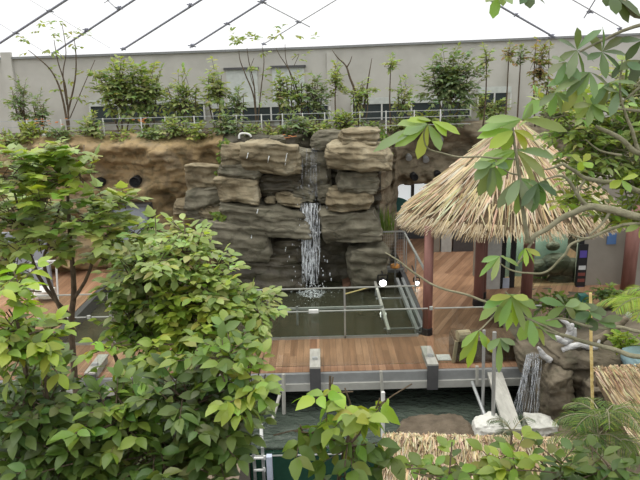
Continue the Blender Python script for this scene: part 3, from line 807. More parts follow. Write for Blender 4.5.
# round vents in the cliff
def cliff_hit(px, py):
    Y = 15.0
    while Y < 21.5:
        p = at(px, py, Y)
        if p.y >= cliff_y(p.x, p.z): return p
        Y += .02
    return at(px, py, 17)
for px, py, r_, lb in ((138, 180, 5.2, 'round black vent in the ochre cliff above the grey door'), (102, 181, 5, 'round black vent in the ochre cliff, left one, half behind leaves'), (413, 175.5, 3.6, 'round black vent above the doorway beside the hut, left one'), (437, 174, 3.8, 'round black vent at the edge of the hut thatch')):
    p = cliff_hit(px, py) - V((0, .22, 0)); k = scl(p); r0 = r_ * k
    t = thing('round_vent', p - V((0, 0, r0)), lb, 'vent', 'round vents in the rock')
    mb = MB(); mb.lathe(p + V((0, .25, 0)), V((0, -1, 0)), [(r0, -.3), (r0, .4), (r0 * .88, .4), (r0 * .85, .25)], 20); mb.build('collar', M['black'], t, True)
    mb = MB()
    for i in range(5): z = p.z + r0 * (-.6 + .3 * i); w = math.sqrt(max(0, 1 - (-.6 + .3 * i) ** 2)) * r0 * .85; mb.box((p.x - w, p.y - .16, z - .006), (p.x + w, p.y - .152, z + .006))
    mb.build('grille', M['black'], t)
for px, py, lb in ((439, 138, 'upper'), (425, 158, 'lower'), (408, 156, 'left')):
    p = cliff_hit(px, py)
    t = thing('rock_floodlight', p, 'small grey floodlight fixed to the cliff above the doorway, %s one of three' % lb, 'lamp', 'floodlights on the cliff')
    mb = MB(); mb.lathe(p + V((0, -.12, 0)), V((0, -.9, -.4)), [(.06, -.1), (.09, 0), (.1, .1), (.08, .11)], 10); mb.build('head', M['fascia'], t)
    mb = MB(); mb.beam(p + V((0, .3, .03)), p + V((0, -.1, .0)), .03, .03); mb.build('arm', M['steel_dark'], t)

# ================================================================== HUT
rr = random.Random(11)
HC = V((at(508, 225, 13.0).x, 13.0, 0)); HR = 2.36; HY = 1.7; ZE_ = 2.32; ZA = at(512, 120, 13).z
STRAW = [(.64, .53, .35), (.54, .43, .27), (.7, .6, .42), (.42, .32, .19), (.26, .19, .11), (.6, .5, .34), (.76, .68, .5)]
STRAW_OLD = [(.38, .29, .17), (.3, .22, .13), (.46, .36, .22), (.22, .16, .09), (.52, .43, .28)]
hut = thing('thatched_hut', (HC.x, HC.y, 0), 'round straw thatched hut on red posts at the right end of the boardwalk', 'hut')
mb = MB(); n = 40
prof = [(HR * .97, ZE_ + .02), (HR * .7, lerp(ZE_, ZA, .3)), (HR * .4, lerp(ZE_, ZA, .62)), (.06, ZA - .05)]
mb.add([HC + V((r_ * math.cos(2 * math.pi * i / n), r_ * HY / HR * math.sin(2 * math.pi * i / n), z)) for r_, z in prof for i in range(n)],
       [(k * n + i, k * n + (i + 1) % n, (k + 1) * n + (i + 1) % n, (k + 1) * n + i) for k in range(3) for i in range(n)])
mb.build('roof_backing', M['thatch_under'], hut, True)
mb = MB(); sl = V((HR, 0, ZE_ - ZA)).length
for course in range(15):
    t0 = 1 - course / 15.0            # lower end, as a fraction from apex
    cnt = int(230 * max(t0, .1)) + 25
    for i in range(cnt):
        a = rr.uniform(0, 2 * math.pi); te = min(1.06, t0 + rr.uniform(-.05, .05)); ts = max(.0, te - rr.uniform(.16, .3))
        da = rr.gauss(0, .045); lift = rr.uniform(.02, .15)
        def P(t, aa, l): return HC + V((HR * t * math.cos(aa), HY * t * math.sin(aa), lerp(ZA, ZE_, t) + l))
        if math.sin(a) > .45 and rr.random() < .6: continue
        mb.col = tuple(x * rr.uniform(.85, 1.1) for x in rr.choice(STRAW))
        p, q = P(ts, a, .03), P(te, a + da, lift)
        q.z -= rr.uniform(0, .08) if course == 0 else 0
        mb.strand(p, q, rr.uniform(.02, .05), V((math.cos(a), math.sin(a), 1)))
for i in range(900):                   # ragged fringe under the eave
    a = rr.uniform(-math.pi * .98, math.pi * .2); mb.col = tuple(x * .9 for x in rr.choice(STRAW))
    p = HC + V((HR * .93 * math.cos(a), HY * .93 * math.sin(a), ZE_ + rr.uniform(.02, .16)))
    q = HC + V((HR * 1.03 * math.cos(a + rr.gauss(0, .02)), HY * 1.03 * math.sin(a), ZE_ - rr.uniform(.02, .2)))
    mb.strand(p, q, rr.uniform(.02, .035), V((math.cos(a), math.sin(a), .5)))
mb.build('thatch', M['thatch'], hut, color=True)
posts = [(atz(427, 334, 0), .1, 3.0), (atz(478, 305, 0), .115, 3.1), (atz(525.5, 304, 0), .13, 3.1), (V((HC.x + 1.6, HC.y - 1.1, 0)), .1, 2.6)]
posts[3] = (V((HC.x - .2, HC.y + 1.1, 0)), .1, 2.6)
for p, r_, h in posts:
    dist = math.hypot(p.x - HC.x, (p.y - HC.y) * HR / HY)
    h = min(h, lerp(ZA, ZE_, min(dist / HR, 1)) - .03)
    mb = MB(); mb.tube([p + V((0, 0, .02)), p + V((0, 0, h * .5)), p + V((0, 0, h))], [r_, r_ * .98, r_ * .94], 14); po = mb.build('post', M['post_red'], hut, True)
    mb = MB(); mb.lathe(p + V((0, 0, -.003)), V((0, 0, 1)), [(r_ * 1.12, 0), (r_ * 1.12, .14), (r_ * 1.02, .16)], 14); mb.build('post_shoe', M['black'], po)
mb = MB()
for i in range(10):
    a = 2 * math.pi * i / 10
    mb.beam(HC + V((HR * .93 * math.cos(a), HY * .93 * math.sin(a), ZE_ + .0)), HC + V((.1 * math.cos(a), .1 * math.sin(a), ZA - .15)), .06, .06)
mb.build('rafters', M['bark'], hut)

# wall with aquarium behind the hut
YQ = 14.75
X0, X1 = at(484, 260, YQ).x, 11.0
def xq(px): return at(px, 260, YQ).x
def zq(py, px=560): return at(px, py, YQ).z
mb = MB(); Zq = 2.75
mb.box((xq(580), YQ, -.1), (X1, YQ + .25, Zq)); mb.box((xq(484), YQ + .9, -.1), (xq(580), YQ + 1.05, Zq)); mb.box((xq(500), YQ, -.1), (xq(580), YQ + .2, zq(302)))
mb.box((xq(506), YQ, zq(221)), (xq(580), YQ + .2, Zq))
struct('wall_right', mb, M['wall_brown'])
mb = MB(); mb.box((xq(484), YQ - .1, -.05), (xq(500), YQ + .3, Zq)); struct('trim_3', mb, M['pillar_grey'])
mb = MB(); mb.box((xq(481), YQ - .02, -.05), (xq(484), YQ + .2, Zq)); mb.box((xq(500), YQ - .1, -.05), (xq(502), YQ + .1, Zq)); struct('trim_4', mb, M['black'])
t = thing('aquarium', (xq(555), YQ + .3, zq(302)), 'lit green aquarium with rocks set in the wall behind the hut', 'aquarium')
za, zb = zq(302), zq(221)
mb = MB(); mb.box((xq(512), YQ + .83, za), (xq(580), YQ + .88, zb)); mb.build('back_panel', M['tank_back'], t)
mb = MB(); vs = []; nx, ny = 24, 8
for i in range(nx + 1):
    for j in range(ny + 1):
        x = lerp(xq(512), xq(579), i / nx); y = lerp(YQ + .05, YQ + .82, j / ny); vs.append((x, y, za + .06 + .1 * j / ny + .08 * fbm(V((x * 2, y * 3, 0)), 3)))
mb.add(vs, [(i * (ny + 1) + j, (i + 1) * (ny + 1) + j, (i + 1) * (ny + 1) + j + 1, i * (ny + 1) + j + 1) for i in range(nx) for j in range(ny)])
mb.build('sand_bed', M['sand'], t, True)
for px, py, s in ((540, 268, .24), (556, 264, .3), (570, 268, .28), (553, 246, .13), (537, 293, .12), (549, 294, .14), (562, 282, .3), (573, 284, .22)):
    c = at(px, py, YQ + .45); mb = MB()
    mb.add([c + V((p[0] * s * 1.4, p[1] * s * .8, p[2] * s)) * (1 + .3 * fbm(V(p) * 1.5 + c, 3)) if False else c + V((p[0] * s * 1.4, p[1] * s * .8, p[2] * s)) for p in
            [(math.cos(a) * math.sin(b_), math.sin(a) * math.sin(b_), math.cos(b_)) for b_ in [math.pi * k / 8 for k in range(9)] for a in [2 * math.pi * j / 12 for j in range(12)]]],
           [(k * 12 + j, (k + 1) * 12 + j, (k + 1) * 12 + (j + 1) % 12, k * 12 + (j + 1) % 12) for k in range(8) for j in range(12)])
    mb.build('tank_rock', M['rock_wet'], t, True)
mb = MB(); mb.col = (.12, .26, .08)
for px in (536, 541, 560, 566, 570, 574):
    for k in range(9):
        c = at(px + rr.uniform(-3, 3), 289, YQ + .6); mb.leaf(c, V((rr.uniform(-.2, .2), rr.uniform(-.1, .1), 1)), V((0, -1, 0)), rr.uniform(.3, .8), .05, .05)
mb.build('water_plants', M['leaf'], t, color=True)
mb = MB(); mb.box((xq(505), YQ + .02, za), (xq(580), YQ + .04, zb)); mb.build('glass_pane', glassmat('aquarium_glass', (.86, .93, .88), .06), t)
for px in (503, 513, 580): mb = MB(); mb.box((xq(px) - .06, YQ - .03, za), (xq(px) + .06, YQ + .05, zb)); mb.build('tank_frame', M['black'], t)
mb = MB(); mb.box((xq(503.5), YQ - .05, zq(292)), (xq(510), YQ - .03, zq(276))); tag(mb.build('notice', M['blue_white'], t), 'pale blue notice')
t2 = thing('picture_strip', (xq(583), YQ - .05, zq(296)), 'dark upright panel of small pictures beside the aquarium', 'sign')
mb = MB(); mb.box((xq(576.5), YQ - .1, zq(298)), (xq(585.5), YQ - .062, zq(244))); mb.build('board', M['black'], t2)
for (a, b, mt) in ((250, 257, 'purple'), (265, 269, 'picture_white'), (272, 275, 'picture_red'), (278, 281, 'picture_red'), (286, 289, 'purple')):
    mb = MB(); mb.box((xq(577.5), YQ - .108, zq(b)), (xq(584.5), YQ - .1, zq(a))); mb.build('picture', M[mt], t2)
mb = MB(); x = xq(623); mb.tube([V((x, YQ - .35, -.1)), V((x, YQ - .35, 2.1))], .16, 14)
one('post', mb, M['post_red'], 'dark red round post standing against the wall right of the picture strip', 'post', smooth=True)
mb = MB(); p = at(614, 240, YQ - .15); mb.box((p.x - .11, YQ - .04, p.z - .14), (p.x + .11, YQ - .002, p.z + .14)); one('wall_sign', mb, M['blue'], 'small blue square sign under the thatch by the dark red post', 'sign')
mb = MB(); A, B = at(579, 318, 13.4), at(589, 296, 13.4); mb.box((A.x, 13.4, 0), (B.x, 13.6, B.z)); one('panel', mb, M['teal'], 'small teal panel standing below the picture strip', 'panel')
lt = bpy.data.lights.new('aquarium_lamp', 'AREA'); lt.shape = 'RECTANGLE'; lt.size = 2.0; lt.size_y = .5; lt.energy = 30; lt.color = (.95, 1, .93)
lo = bpy.data.objects.new('aquarium_lamp', lt); COL.objects.link(lo); lo.parent = t; lo.location = V((xq(546), YQ + .45, zb - .03)) - t.location
# doors and pale panel at back of hut deck
for a, b, c_, d, mt, nm in ((441, 452, 232, 253, 'pillar_grey', 'trim_5'), (453, 474, 228, 258, 'steel_dark', 'door_5'), (428, 440, 228, 250, 'wall_brown', 'trim_6')):
    A, B = at(a, d, 18.0), at(b, c_, 18.0); mb = MB(); mb.box((A.x, 18.0, -.1), (B.x, 18.2, B.z + .3)); struct(nm, mb, M[mt])

def gz(x, y):
    if x < XL0 - .1: return lerp(-1.5, -.72, ss(5, 9, y)) + .1 * fbm(V((x, y, 6)), 4) - .02
    return -2.5

# ================================================================== LOWER FOREGROUND
# bank of sandy earth on the near side of the lower pool
mb = MB(); nx, ny = 70, 40; vs = []
for i in range(nx + 1):
    for j in range(ny + 1):
        x = lerp(XL1 - .1, 8.5, i / nx); y = lerp(5.2, 9.75, j / ny)
        e = ss(9.75, 9.0, y) * ss(XL1 - .1, XL1 + .5, x)
        z = -1.1 + e * (.62 + .1 * ss(2.5, 4, x)) + .12 * fbm(V((x * 1.1, y * 1.1, 0)), 4)
        vs.append((x, y, z))
mb.add(vs, [(i * (ny + 1) + j, (i + 1) * (ny + 1) + j, (i + 1) * (ny + 1) + j + 1, i * (ny + 1) + j + 1) for i in range(nx) for j in range(ny)])
struct('sandy_bank', mb, M['bank'], True)
# planting bed with rocks right of the boardwalk end
mb = MB(); nx, ny = 60, 50; vs = []
for i in range(nx + 1):
    for j in range(ny + 1):
        x = lerp(XR - .05, 11, i / nx); y = lerp(9.4, 14.6, j / ny)
        z = -.95 + ss(9.8, 10.9, y) * (1.2 - .3 * ss(11.5, 14, y)) + .16 * fbm(V((x * .9, y * .9, 4)), 4)
        vs.append((x, y, z))
mb.add(vs, [(i * (ny + 1) + j, (i + 1) * (ny + 1) + j, (i + 1) * (ny + 1) + j + 1, i * (ny + 1) + j + 1) for i in range(nx) for j in range(ny)])
struct('planting_bed', mb, M['rock_mound'], True)
boulder(580, 368, 624, 432, 9.45, M['rock_mound'], 'big brown rock below the bamboo pole, right of the dark hollow', 0, .5, 31, .5, group='rocks around the small spout', wr=2)
boulder(540, 362, 566, 424, 9.6, M['rock_mound'], 'upright brown rock between the small spout and the dark hollow', .1, .5, 33, .4, group='rocks around the small spout', wr=2)
boulder(544, 345, 616, 384, 9.9, M['rock_mound'], 'wide brown capstone over the dark hollow, under the driftwood', -.05, .5, 36, .5, group='rocks around the small spout', wr=2)
boulder(520, 345, 560, 372, 10.25, M['rock_mound'], 'low brown rock that the small spout runs over, at the boardwalk end', -.1, .4, 35, .35, group='rocks around the small spout')
boulder(400, 422, 474, 450, 9.2, M['mound_earth'], 'low sandy mound at the near edge of the lower pool, behind the straw roof', 0, .6, 37, .45, group=None, strat=False, amp=.9, wr=2.5, name='earth_mound', cat='mound')
# small spout
rr = random.Random(5); mb = MB()
for i in range(34):
    u = rr.random(); pts = []
    for k in range(8):
        q = k / 7
        px = lerp(lerp(526, 541, u), lerp(512, 538, u), q) + 1.2 * math.sin(i + q * 5); py = lerp(352 + 6 * abs(u - .5), 416, q)
        pts.append(at(px, py, lerp(9.95, 9.35, math.sqrt(q)) + rr.uniform(-.03, .03)))
    w = rr.uniform(.004, .011); mb.tube(pts, [w * rr.uniform(.5, 1) for _ in pts], 5)
one('water_spout', mb, M['fall_thin'], 'small fall of water over the brown rock at the right end of the boardwalk', 'waterfall', kind='stuff', smooth=True)

# plank from the deck
P0, P1 = atz(494, 372, -.1), atz(513.5, 431, -.12)
mb = MB(); mb.beam(P0, P1, .27, .07); one('plank', mb, M['plank'], 'flat grey plank leading from the boardwalk down between the white sacks', 'plank')
# sacks
boulder(472, 416, 500, 440, 9.1, M['sack'], 'crumpled white sack left of the grey plank', 0, .55, 41, .24, wr=1.6, group='white sacks by the plank', strat=False, amp=1.0, name='sack', cat='sack')
boulder(524, 415, 552, 440, 9.15, M['sack_grey'], 'greyish white sack right of the grey plank', .05, .45, 43, .24, wr=1.6, group='white sacks by the plank', strat=False, amp=1.0, name='sack', cat='sack')
# acrylic tank of the lower pool
YA = 9.16
t = thing('acrylic_tank', ((XL0 + XL1) / 2, YA, -2.5), 'dark green fronted water tank at the bottom, below the middle sapling', 'tank')
zt_ = atz(300, 447, ZL).z
mb = MB(); mb.box((XL0, YA - .04, -2.5), (XL1, YA + .03, ZL - .03)); mb.build('front_wall', M['tank_green'], t)
mb = MB(); mb.box((XL0, YA - .06, ZL - .09), (XL1, YA - .041, ZL - .07)); mb.build('seam', M['pillar_grey'], t)
mb = MB(); mb.box((XL0 - .02, YA - .05, ZL - .03), (XL1, YA + .04, ZL + .02)); mb.build('rim', M['glass'], t)
mb = MB(); mb.box((XL0 - .2, YA - .1, -2.5), (XL0 - .02, YB - .2, ZL + .03)); mb.build('side_wall', M['wall_brown'], t)
t = thing('hinged_steel_post', at(257, 470, 9.0), 'pair of upright steel bars with hinge plates at the tank corner', 'post')
zt = at(257, 447, 9.0).z
for px in (253.5, 262.5):
    x = at(px, 450, 9.0).x; mb = MB(); mb.beam(V((x, 9.0, -2.5)), V((x, 9.0, zt)), .035, .05, V((1, 0, 0))); mb.build('bar', M['steel'], t)
for py in (458, 470):
    p = at(259, py, 8.95); mb = MB(); mb.box((p.x - .085, 8.93, p.z - .012), (p.x + .085, 8.97, p.z + .012)); mb.tube([V((p.x + .09, 8.95, p.z - .03)), V((p.x + .09, 8.95, p.z + .04))], .02, 8); mb.build('hinge', M['white_metal'], t)
mb = MB(); p = at(269, 456, 8.8); mb.box((p.x - .045, 8.76, -2.5), (p.x + .045, 8.86, p.z)); one('post', mb, M['blue_white'], 'pale blue square post end in front of the green tank', 'post')
# left earth bank beside the tank
mb = MB(); vs = []; nx, ny = 40, 30
for i in range(nx + 1):
    for j in range(ny + 1):
        x = lerp(-9, XL0 - .1, i / nx); y = lerp(1, 10.3, j / ny)
        vs.append((x, y, lerp(-1.5, -.72, ss(5, 9, y)) + .1 * fbm(V((x, y, 6)), 4)))
mb.add(vs, [(i * (ny + 1) + j, (i + 1) * (ny + 1) + j, (i + 1) * (ny + 1) + j + 1, i * (ny + 1) + j + 1) for i in range(nx) for j in range(ny)])
struct('earth_slope', mb, M['bank'], True)
# poles
def pole(name, pts, r, mat, label, grp=None, capm=None):
    mb = MB(); mb.tube(pts, r, 8)
    return one(name, mb, mat, label, 'pole', grp, smooth=False)
YP = YF - .2
pole('pole', [V((at(283.5, 375, YP).x, YP, at(283.5, 374, YP).z)), V((at(283.5, 402, YP).x, YP, at(283.5, 404, YP).z - .2))], .035, M['plank'], 'short upright grey pipe in front of the boardwalk beam, left of the middle sapling', 'grey pipes by the lower pool')
pole('pole', [at(280, 394, YP - .1), at(271, 424, YP - .6)], .03, M['plank'], 'slanting grey pipe running down from the short upright pipe', 'grey pipes by the lower pool')
pole('pole', [at(381, 371, YP), at(382.5, 396, YP)], .03, M['plank'], 'short upright grey pipe in front of the boardwalk beam, above the white tank post', 'grey pipes by the lower pool')
pole('pole', [at(383, 392, 9.5), V((at(383.5, 420, 9.3).x, 9.4, -2.4))], .035, M['white_metal'], 'white upright post at the right corner of the green tank', 'grey pipes by the lower pool')
pole('pole', [at(261, 424, 9.3), at(262, 446, 9.1)], .03, M['white_metal'], 'short white pipe at the left tank corner above the hinges', 'grey pipes by the lower pool')
pole('pole', [at(472, 382, 10.2), at(485, 416, 9.3)], .03, M['steel'], 'slanting steel pipe running down to the left white sack', 'grey pipes by the lower pool')
pole('pole', [at(477, 366, YP), at(477, 384, YP)], .03, M['plank'], 'short grey pipe fixed to the boardwalk beam above the slanting steel pipe', 'grey pipes by the lower pool')
yy = 9.6
pole('pole', [at(484, 330, yy), V((at(484, 400, yy).x, yy, -.9))], .028, M['steel'], 'thin upright grey pole left of the plank, passing in front of the wooden box', 'grey pipes by the lower pool')
yy = 9.1
pole('pole', [at(494.5, 332, yy), V((at(495, 410, yy).x, yy, -.9))], .032, M['steel'], 'thin upright grey pole crossing the plank', 'grey pipes by the lower pool')
t = thing('mop', at(493, 357, 10.75), 'short white rod with a red end leaning by the upright poles', 'rod')
mb = MB(); mb.tube([at(480, 336, 10.8), at(490, 356, 10.75)], .02, 6); mb.build('rod', M['white_metal'], t)
mb = MB(); mb.beam(at(489, 357, 10.75), at(496, 356, 10.75), .05, .04); mb.build('red_end', M['red'], t)
# bamboo pole
pts = [at(590.5, 293, 9.2), at(591, 340, 9.1), at(592.5, 399, 8.9)]
mb = MB(); mb.tube([pts[0].lerp(pts[1], k / 4) for k in range(5)] + [pts[1].lerp(pts[2], k / 4) for k in range(1, 5)] + [V((pts[2].x, 8.9, -.7))], [.024, .026, .024, .026, .024, .027, .025, .027, .026, .027], 8)
one('bamboo_pole', mb, M['bamboo'], 'straight yellow bamboo pole standing in front of the brown rocks', 'pole')
# wooden box on the deck
A, B = atz(453, 362, 0), atz(521, 358, 0)
t = thing('wooden_box', ((A.x + B.x) / 2, A.y + .2, 0), 'long brown wooden box with a pale end log, near edge of the deck', 'box')
h = .44
mb = MB(); mb.box((A.x + .02, A.y, .0), (XR - .05, A.y + .5, h - .03)); mb.build('body', M['wood_box'], t)
mb = MB(); mb.box((A.x + .05, A.y - .03, h - .03), (XR - .05, A.y + .52, h)); mb.build('top_board', M['wood_box'], t)
mb = MB(); mb.beam(V((A.x, A.y - .02, 0)), V((A.x + .05, A.y - .02, h)), .05, .06, V((1, 0, 0))); mb.build('edge_strip', M['wood_pale'], t)
mb = MB(); mb.tube([V((A.x + .07, A.y + .02, h + .08)), V((A.x + .3, A.y + .05, h + .08))], .11, 12); tag(mb.build('log_end', M['wood_pale'], t), 'pale cut log end')
for k in range(3):
    x = lerp(A.x + .4, XR - .2, k / 2); mb = MB(); mb.box((x, A.y - .025, .02), (x + .05, A.y - .001, h - .03)); mb.build('batten', M['wood_box'], t)
mb = MB(); A = atz(438, 361, 0); mb.box((A.x, A.y, .003), (A.x + .26, A.y + .24, .02)); one('white_board', mb, M['white_metal'], 'small white board lying flat on the deck beside the right beam end', 'board')
# driftwood
t = thing('driftwood', at(556, 358, 10.0), 'silvery twisted driftwood lying on the rocks above the small spout', 'driftwood')
for k, (pts, rad) in enumerate((([(551, 361), (560, 352), (567, 342), (570, 330), (572, 324)], [.06, .075, .07, .06, .03]),
                                ([(567, 342), (574, 336), (575, 328)], [.05, .045, .02]), ([(551, 361), (547, 366), (546, 372)], [.09, .1, .07]),
                                ([(560, 352), (569, 354), (573, 350)], [.05, .05, .025]), ([(562, 358), (568, 362), (573, 358)], [.05, .05, .03]), ([(566, 343), (556, 338), (548, 330)], [.05, .045, .02]), ([(562, 350), (580, 345), (594, 348), (600, 340)], [.05, .055, .045, .02]), ([(570, 330), (566, 322), (558, 318)], [.04, .035, .015]), ([(551, 361), (543, 355), (538, 347)], [.06, .05, .02]))):
    pp, q = curve([at(x, y, 9.95 - .03 * k) for x, y in pts], rad, 5)
    pp = [p + V((.02 * fbm(p * 6, 2), 0, .02 * fbm(p * 7, 2))) for p in pp]
    mb = MB(); mb.tube(pp, [r_ * (1 + .25 * fbm(p * 9, 2)) for p, r_ in zip(pp, q)], 8); mb.build('limb', M['driftwood'], t, True)
for nm, pts, rad, lb, sd in (('log', [(560, 358), (585, 345), (605, 336), (627, 318)], [.1, .1, .09, .06], 'thick brown fallen log slanting up right behind the bamboo pole', 1),
                         ('log', [(600, 345), (610, 351), (618, 360)], [.07, .06, .03], 'short pale brown forked log right of the bamboo pole', 2)):
    pp, q = curve([at(x, y, 10.5) for x, y in pts], rad, 6); mb = MB(); mb.tube(pp, [r_ * (1 + .15 * fbm(p * 5, 2)) for p, r_ in zip(pp, q)], 9)
    one(nm, mb, M['log'], lb, 'log', smooth=True)
boulder(627, 352, 660, 372, 9.3, plain('pale_blue_paint', (.28, .42, .46), .5), 'pale blue rounded tub edge at the right border above the straw roof', 0, .4, 51, .3, group=None, strat=False, amp=.25, name='tub', cat='tub')
p = at(629, 315, 10.4); mb = MB(); mb.lathe(p, V((-.4, -.6, .3)), [(.03, 0), (.06, .05), (.05, .1), (.02, .12)], 8); one('rim_lamp', mb, M['white_metal'], 'little white spot lamp at the end of the brown fallen log', 'lamp')

# ---------------- lower straw roofs
def straw_roof(name, A, B, C, D, rows, per, label, seed, slope_jit=.04, L=.5, pal=None):
    pal = pal or STRAW
    """A-B ridge, D-C eave"""
    rr = random.Random(seed)
    t = thing(name, (A + B + C + D) / 4, label, 'roof')
    def P(u, v): return (A.lerp(B, u)).lerp(D.lerp(C, u), v)
    nrm = (B - A).cross(D - A).normalized()
    if nrm.z < 0: nrm = -nrm
    mb = MB(); th = nrm * .12
    mb.add([A, B, C, D, A - th, B - th, C - th, D - th], [(0, 3, 2, 1), (4, 5, 6, 7), (0, 1, 5, 4), (1, 2, 6, 5), (2, 3, 7, 6), (3, 0, 4, 7)])
    mb.build('roof_backing', M['thatch_under'], t)
    mb = MB(); ln = (D - A).length
    for r_ in range(rows, -1, -1):
        v1 = r_ / rows
        for i in range(per):
            u = rr.uniform(-.01, 1.01); ve = v1 + rr.uniform(-.04, .04); vs_ = ve - rr.uniform(.6, 1) * L / ln
            if vs_ < -.06: vs_ = rr.uniform(-.05, 0)
            mb.col = tuple(x * rr.uniform(.85, 1.12) for x in rr.choice(pal))
            mb.strand(P(u, vs_) + nrm * (.02 if vs_ > 0 else .05), P(u + rr.gauss(0, slope_jit), ve) + nrm * rr.uniform(.03, .11), rr.uniform(.014, .03), nrm)
    for i in range(per):                # tufts along the ridge
        u = rr.random(); mb.col = tuple(x * rr.uniform(.9, 1.1) for x in rr.choice(pal))
        p = P(u, .03); mb.strand(p, p + V((rr.gauss(0, .05), rr.gauss(.02, .05), rr.uniform(.03, .11))), rr.uniform(.015, .03), V((0, -1, .3)))
    mb.build('thatch', M['thatch'], t, color=True)
    mb = MB(); mb.tube([A - th * 1.5, B - th * 1.5], .05, 8); mb.build('ridge_pole', M['bark'], t)
    for q in (A.lerp(B, .12), A.lerp(B, .88), D.lerp(C, .12), D.lerp(C, .88)):
        mb = MB(); mb.tube([V((q.x, q.y, -2.5)), q - th], .05, 8); mb.build('post', M['bark'], t)
    return t
straw_roof('straw_roof', at(384, 439, 8.0), at(566, 443, 8.0), at(590, 520, 6.3), at(372, 524, 6.3), 9, 260, 'low straw roof at the bottom centre, below the white sacks', 21, .015, .45)
straw_roof('straw_roof', at(596, 374, 8.3), at(720, 364, 8.3), at(790, 470, 6.4), at(652, 478, 6.4), 9, 240, 'slanting straw roof at the right edge, behind the feathery palm', 22, .01, .5, STRAW_OLD + STRAW[:2])

# ================================================================== PLANTS
K_LEAF = (1.33, 1.22, 1.05)
G_BR = [(.16, .24, .045), (.2, .29, .06), (.13, .2, .04), (.24, .32, .06)]
G_LT = [(.24, .33, .12), (.2, .29, .1), (.28, .37, .15), (.17, .25, .09)]
G_LOW = [(.075, .125, .028), (.1, .155, .035), (.06, .105, .025), (.13, .19, .045)]  # darker copy of the mid greens, dimmer foreground light put into the leaf colour
G_MID = [(.09, .16, .03), (.12, .2, .04), (.07, .13, .03), (.16, .24, .045)]
G_DK = [(.05, .1, .025), (.07, .13, .03), (.09, .15, .04)]
G_YEL = [(.25, .37, .05), (.21, .33, .05), (.18, .29, .05)]
G_SAGE = [(.13, .18, .07), (.17, .22, .09), (.1, .15, .055)]
for L_ in (G_BR, G_MID, G_DK, G_YEL, G_SAGE, G_LT):
    L_[:] = [tuple(min(.6, c * k) for c, k in zip(q, K_LEAF)) for q in L_]
def leaves_on(mb, rr, p0, d, n, L, W, pal, shape='leaf', up=.5, spread=1.0, droop=.3, step=None, jit=.45):
    d = d.normalized(); step = step or L * .32; p = V(p0)
    for i in range(n):
        p = p + d * step + V((0, 0, -.04 * step * i))
        sgn = 1 if i % 2 else -1
        _, s, u = frame_of(d)
        ld = (d * .6 + s * sgn * spread + V((rr.gauss(0, .25), rr.gauss(0, .25), rr.gauss(up - .55, .25)))).normalized()
        nr = (V((0, 0, 1)) + V((rr.gauss(0, jit), rr.gauss(-.12, jit), 0))).normalized()
        mb.col = tuple(x * rr.uniform(.82, 1.18) for x in rr.choice(pal)); k = rr.uniform(.65, 1.15)
        if shape == 'lobed': mb.lobed(p, ld, nr, L * k, droop)
        else: mb.leaf(p, ld, nr, L * k, W * k, droop * rr.uniform(.4, 1.4), rr.uniform(.1, .4))
    ld = (d + V((0, 0, -.1))).normalized(); mb.col = rr.choice(pal)
    if shape == 'lobed': mb.lobed(p, ld, V((0, -.1, 1)), L, droop)
    else: mb.leaf(p, ld, V((rr.gauss(0, .3), -.2, 1)), L, W, droop, .25)
    return p
def pblob(px, py, Y, rx, ry, rd):
    c = at(px, py, Y); k = scl(c); return (c, rx * k, rd, ry * k)
def tree(name, label, cat, base, blobs, per, L, W, pals, seed, shape='leaf', trunk_r=.05, up=.5, n_leaf=(5, 9), mat='leaf', bark='bark', shell=.5, droop=.3, twig_r=.006, stems=None, group=None, flat=0.0, jit=.45, tubes=True, zmin=None):
    rr = random.Random(seed); base = V(base)
    if seed < 200: base.z = gz(base.x, base.y)
    t = thing(name, base, label, cat, group)
    lf = MB(); tw = MB()
    tot = sum((b[1] * b[3]) for b in blobs)
    for bi, (c, rx, rd, rz) in enumerate(blobs):
        pal = pals[bi % len(pals)] if isinstance(pals[0], list) else pals
        hub = c - V((0, 0, rz * .5))
        cnt = max(2, int(per * rx * rz / tot))
        for i in range(cnt):
            d = rdir(rr); q = (shell + (1 - shell) * rr.random()) * (1 + .35 * noise.noise(d * 2.2 + V((bi * 5.1 + seed, 0, 0))))
            p = c + V((d.x * rx * q, d.y * rd * q, d.z * rz * q))
            if zmin is not None and p.z < zmin: continue
            od = V((d.x, d.y - .25, d.z * .6 + up * .6)) + V((rr.gauss(0, .4), rr.gauss(0, .4), rr.gauss(0, .2)))
            od.normalize()
            n = rr.randint(*n_leaf)
            st = p - od * (n * L * .16)
            e = leaves_on(lf, rr, st, od, n, L, W, pal, shape, up, droop=droop, jit=jit)
            if tubes:
                mid = hub.lerp(st, .5) + V((rr.gauss(0, .03), rr.gauss(0, .03), rr.gauss(0, .03)))
                if i % 3 == 0: tw.tube([hub, mid, st, e], [twig_r * 1.8, twig_r * 1.4, twig_r, twig_r * .6], 4, False)
                else: tw.tube([st - od * L, st, e], [twig_r, twig_r, twig_r * .5], 4, False)
    lf.build('foliage', M[mat], t, smooth=True, color=True)
    if tw.v: tw.build('twigs', M[bark], t)
    tr = MB()
    if stems is None:
        fork = base.lerp(blobs[0][0], .35)
        stems = [([base, base.lerp(fork, .5) + V((.03, .02, 0)), fork], [trunk_r, trunk_r * .9, trunk_r * .8])]
        for c, rx, rd, rz in blobs:
            e = c - V((0, 0, rz * .4)); stems.append(([fork, fork.lerp(e, .5) + V((rr.gauss(0, .06), rr.gauss(0, .06), .05)), e], [trunk_r * .65, trunk_r * .45, trunk_r * .25]))
    for pts, rad in stems:
        pp, q = curve(pts, rad, 4); tr.tube(pp, q, 7)
    tr.build('trunk', M[bark], t, True)
    return t

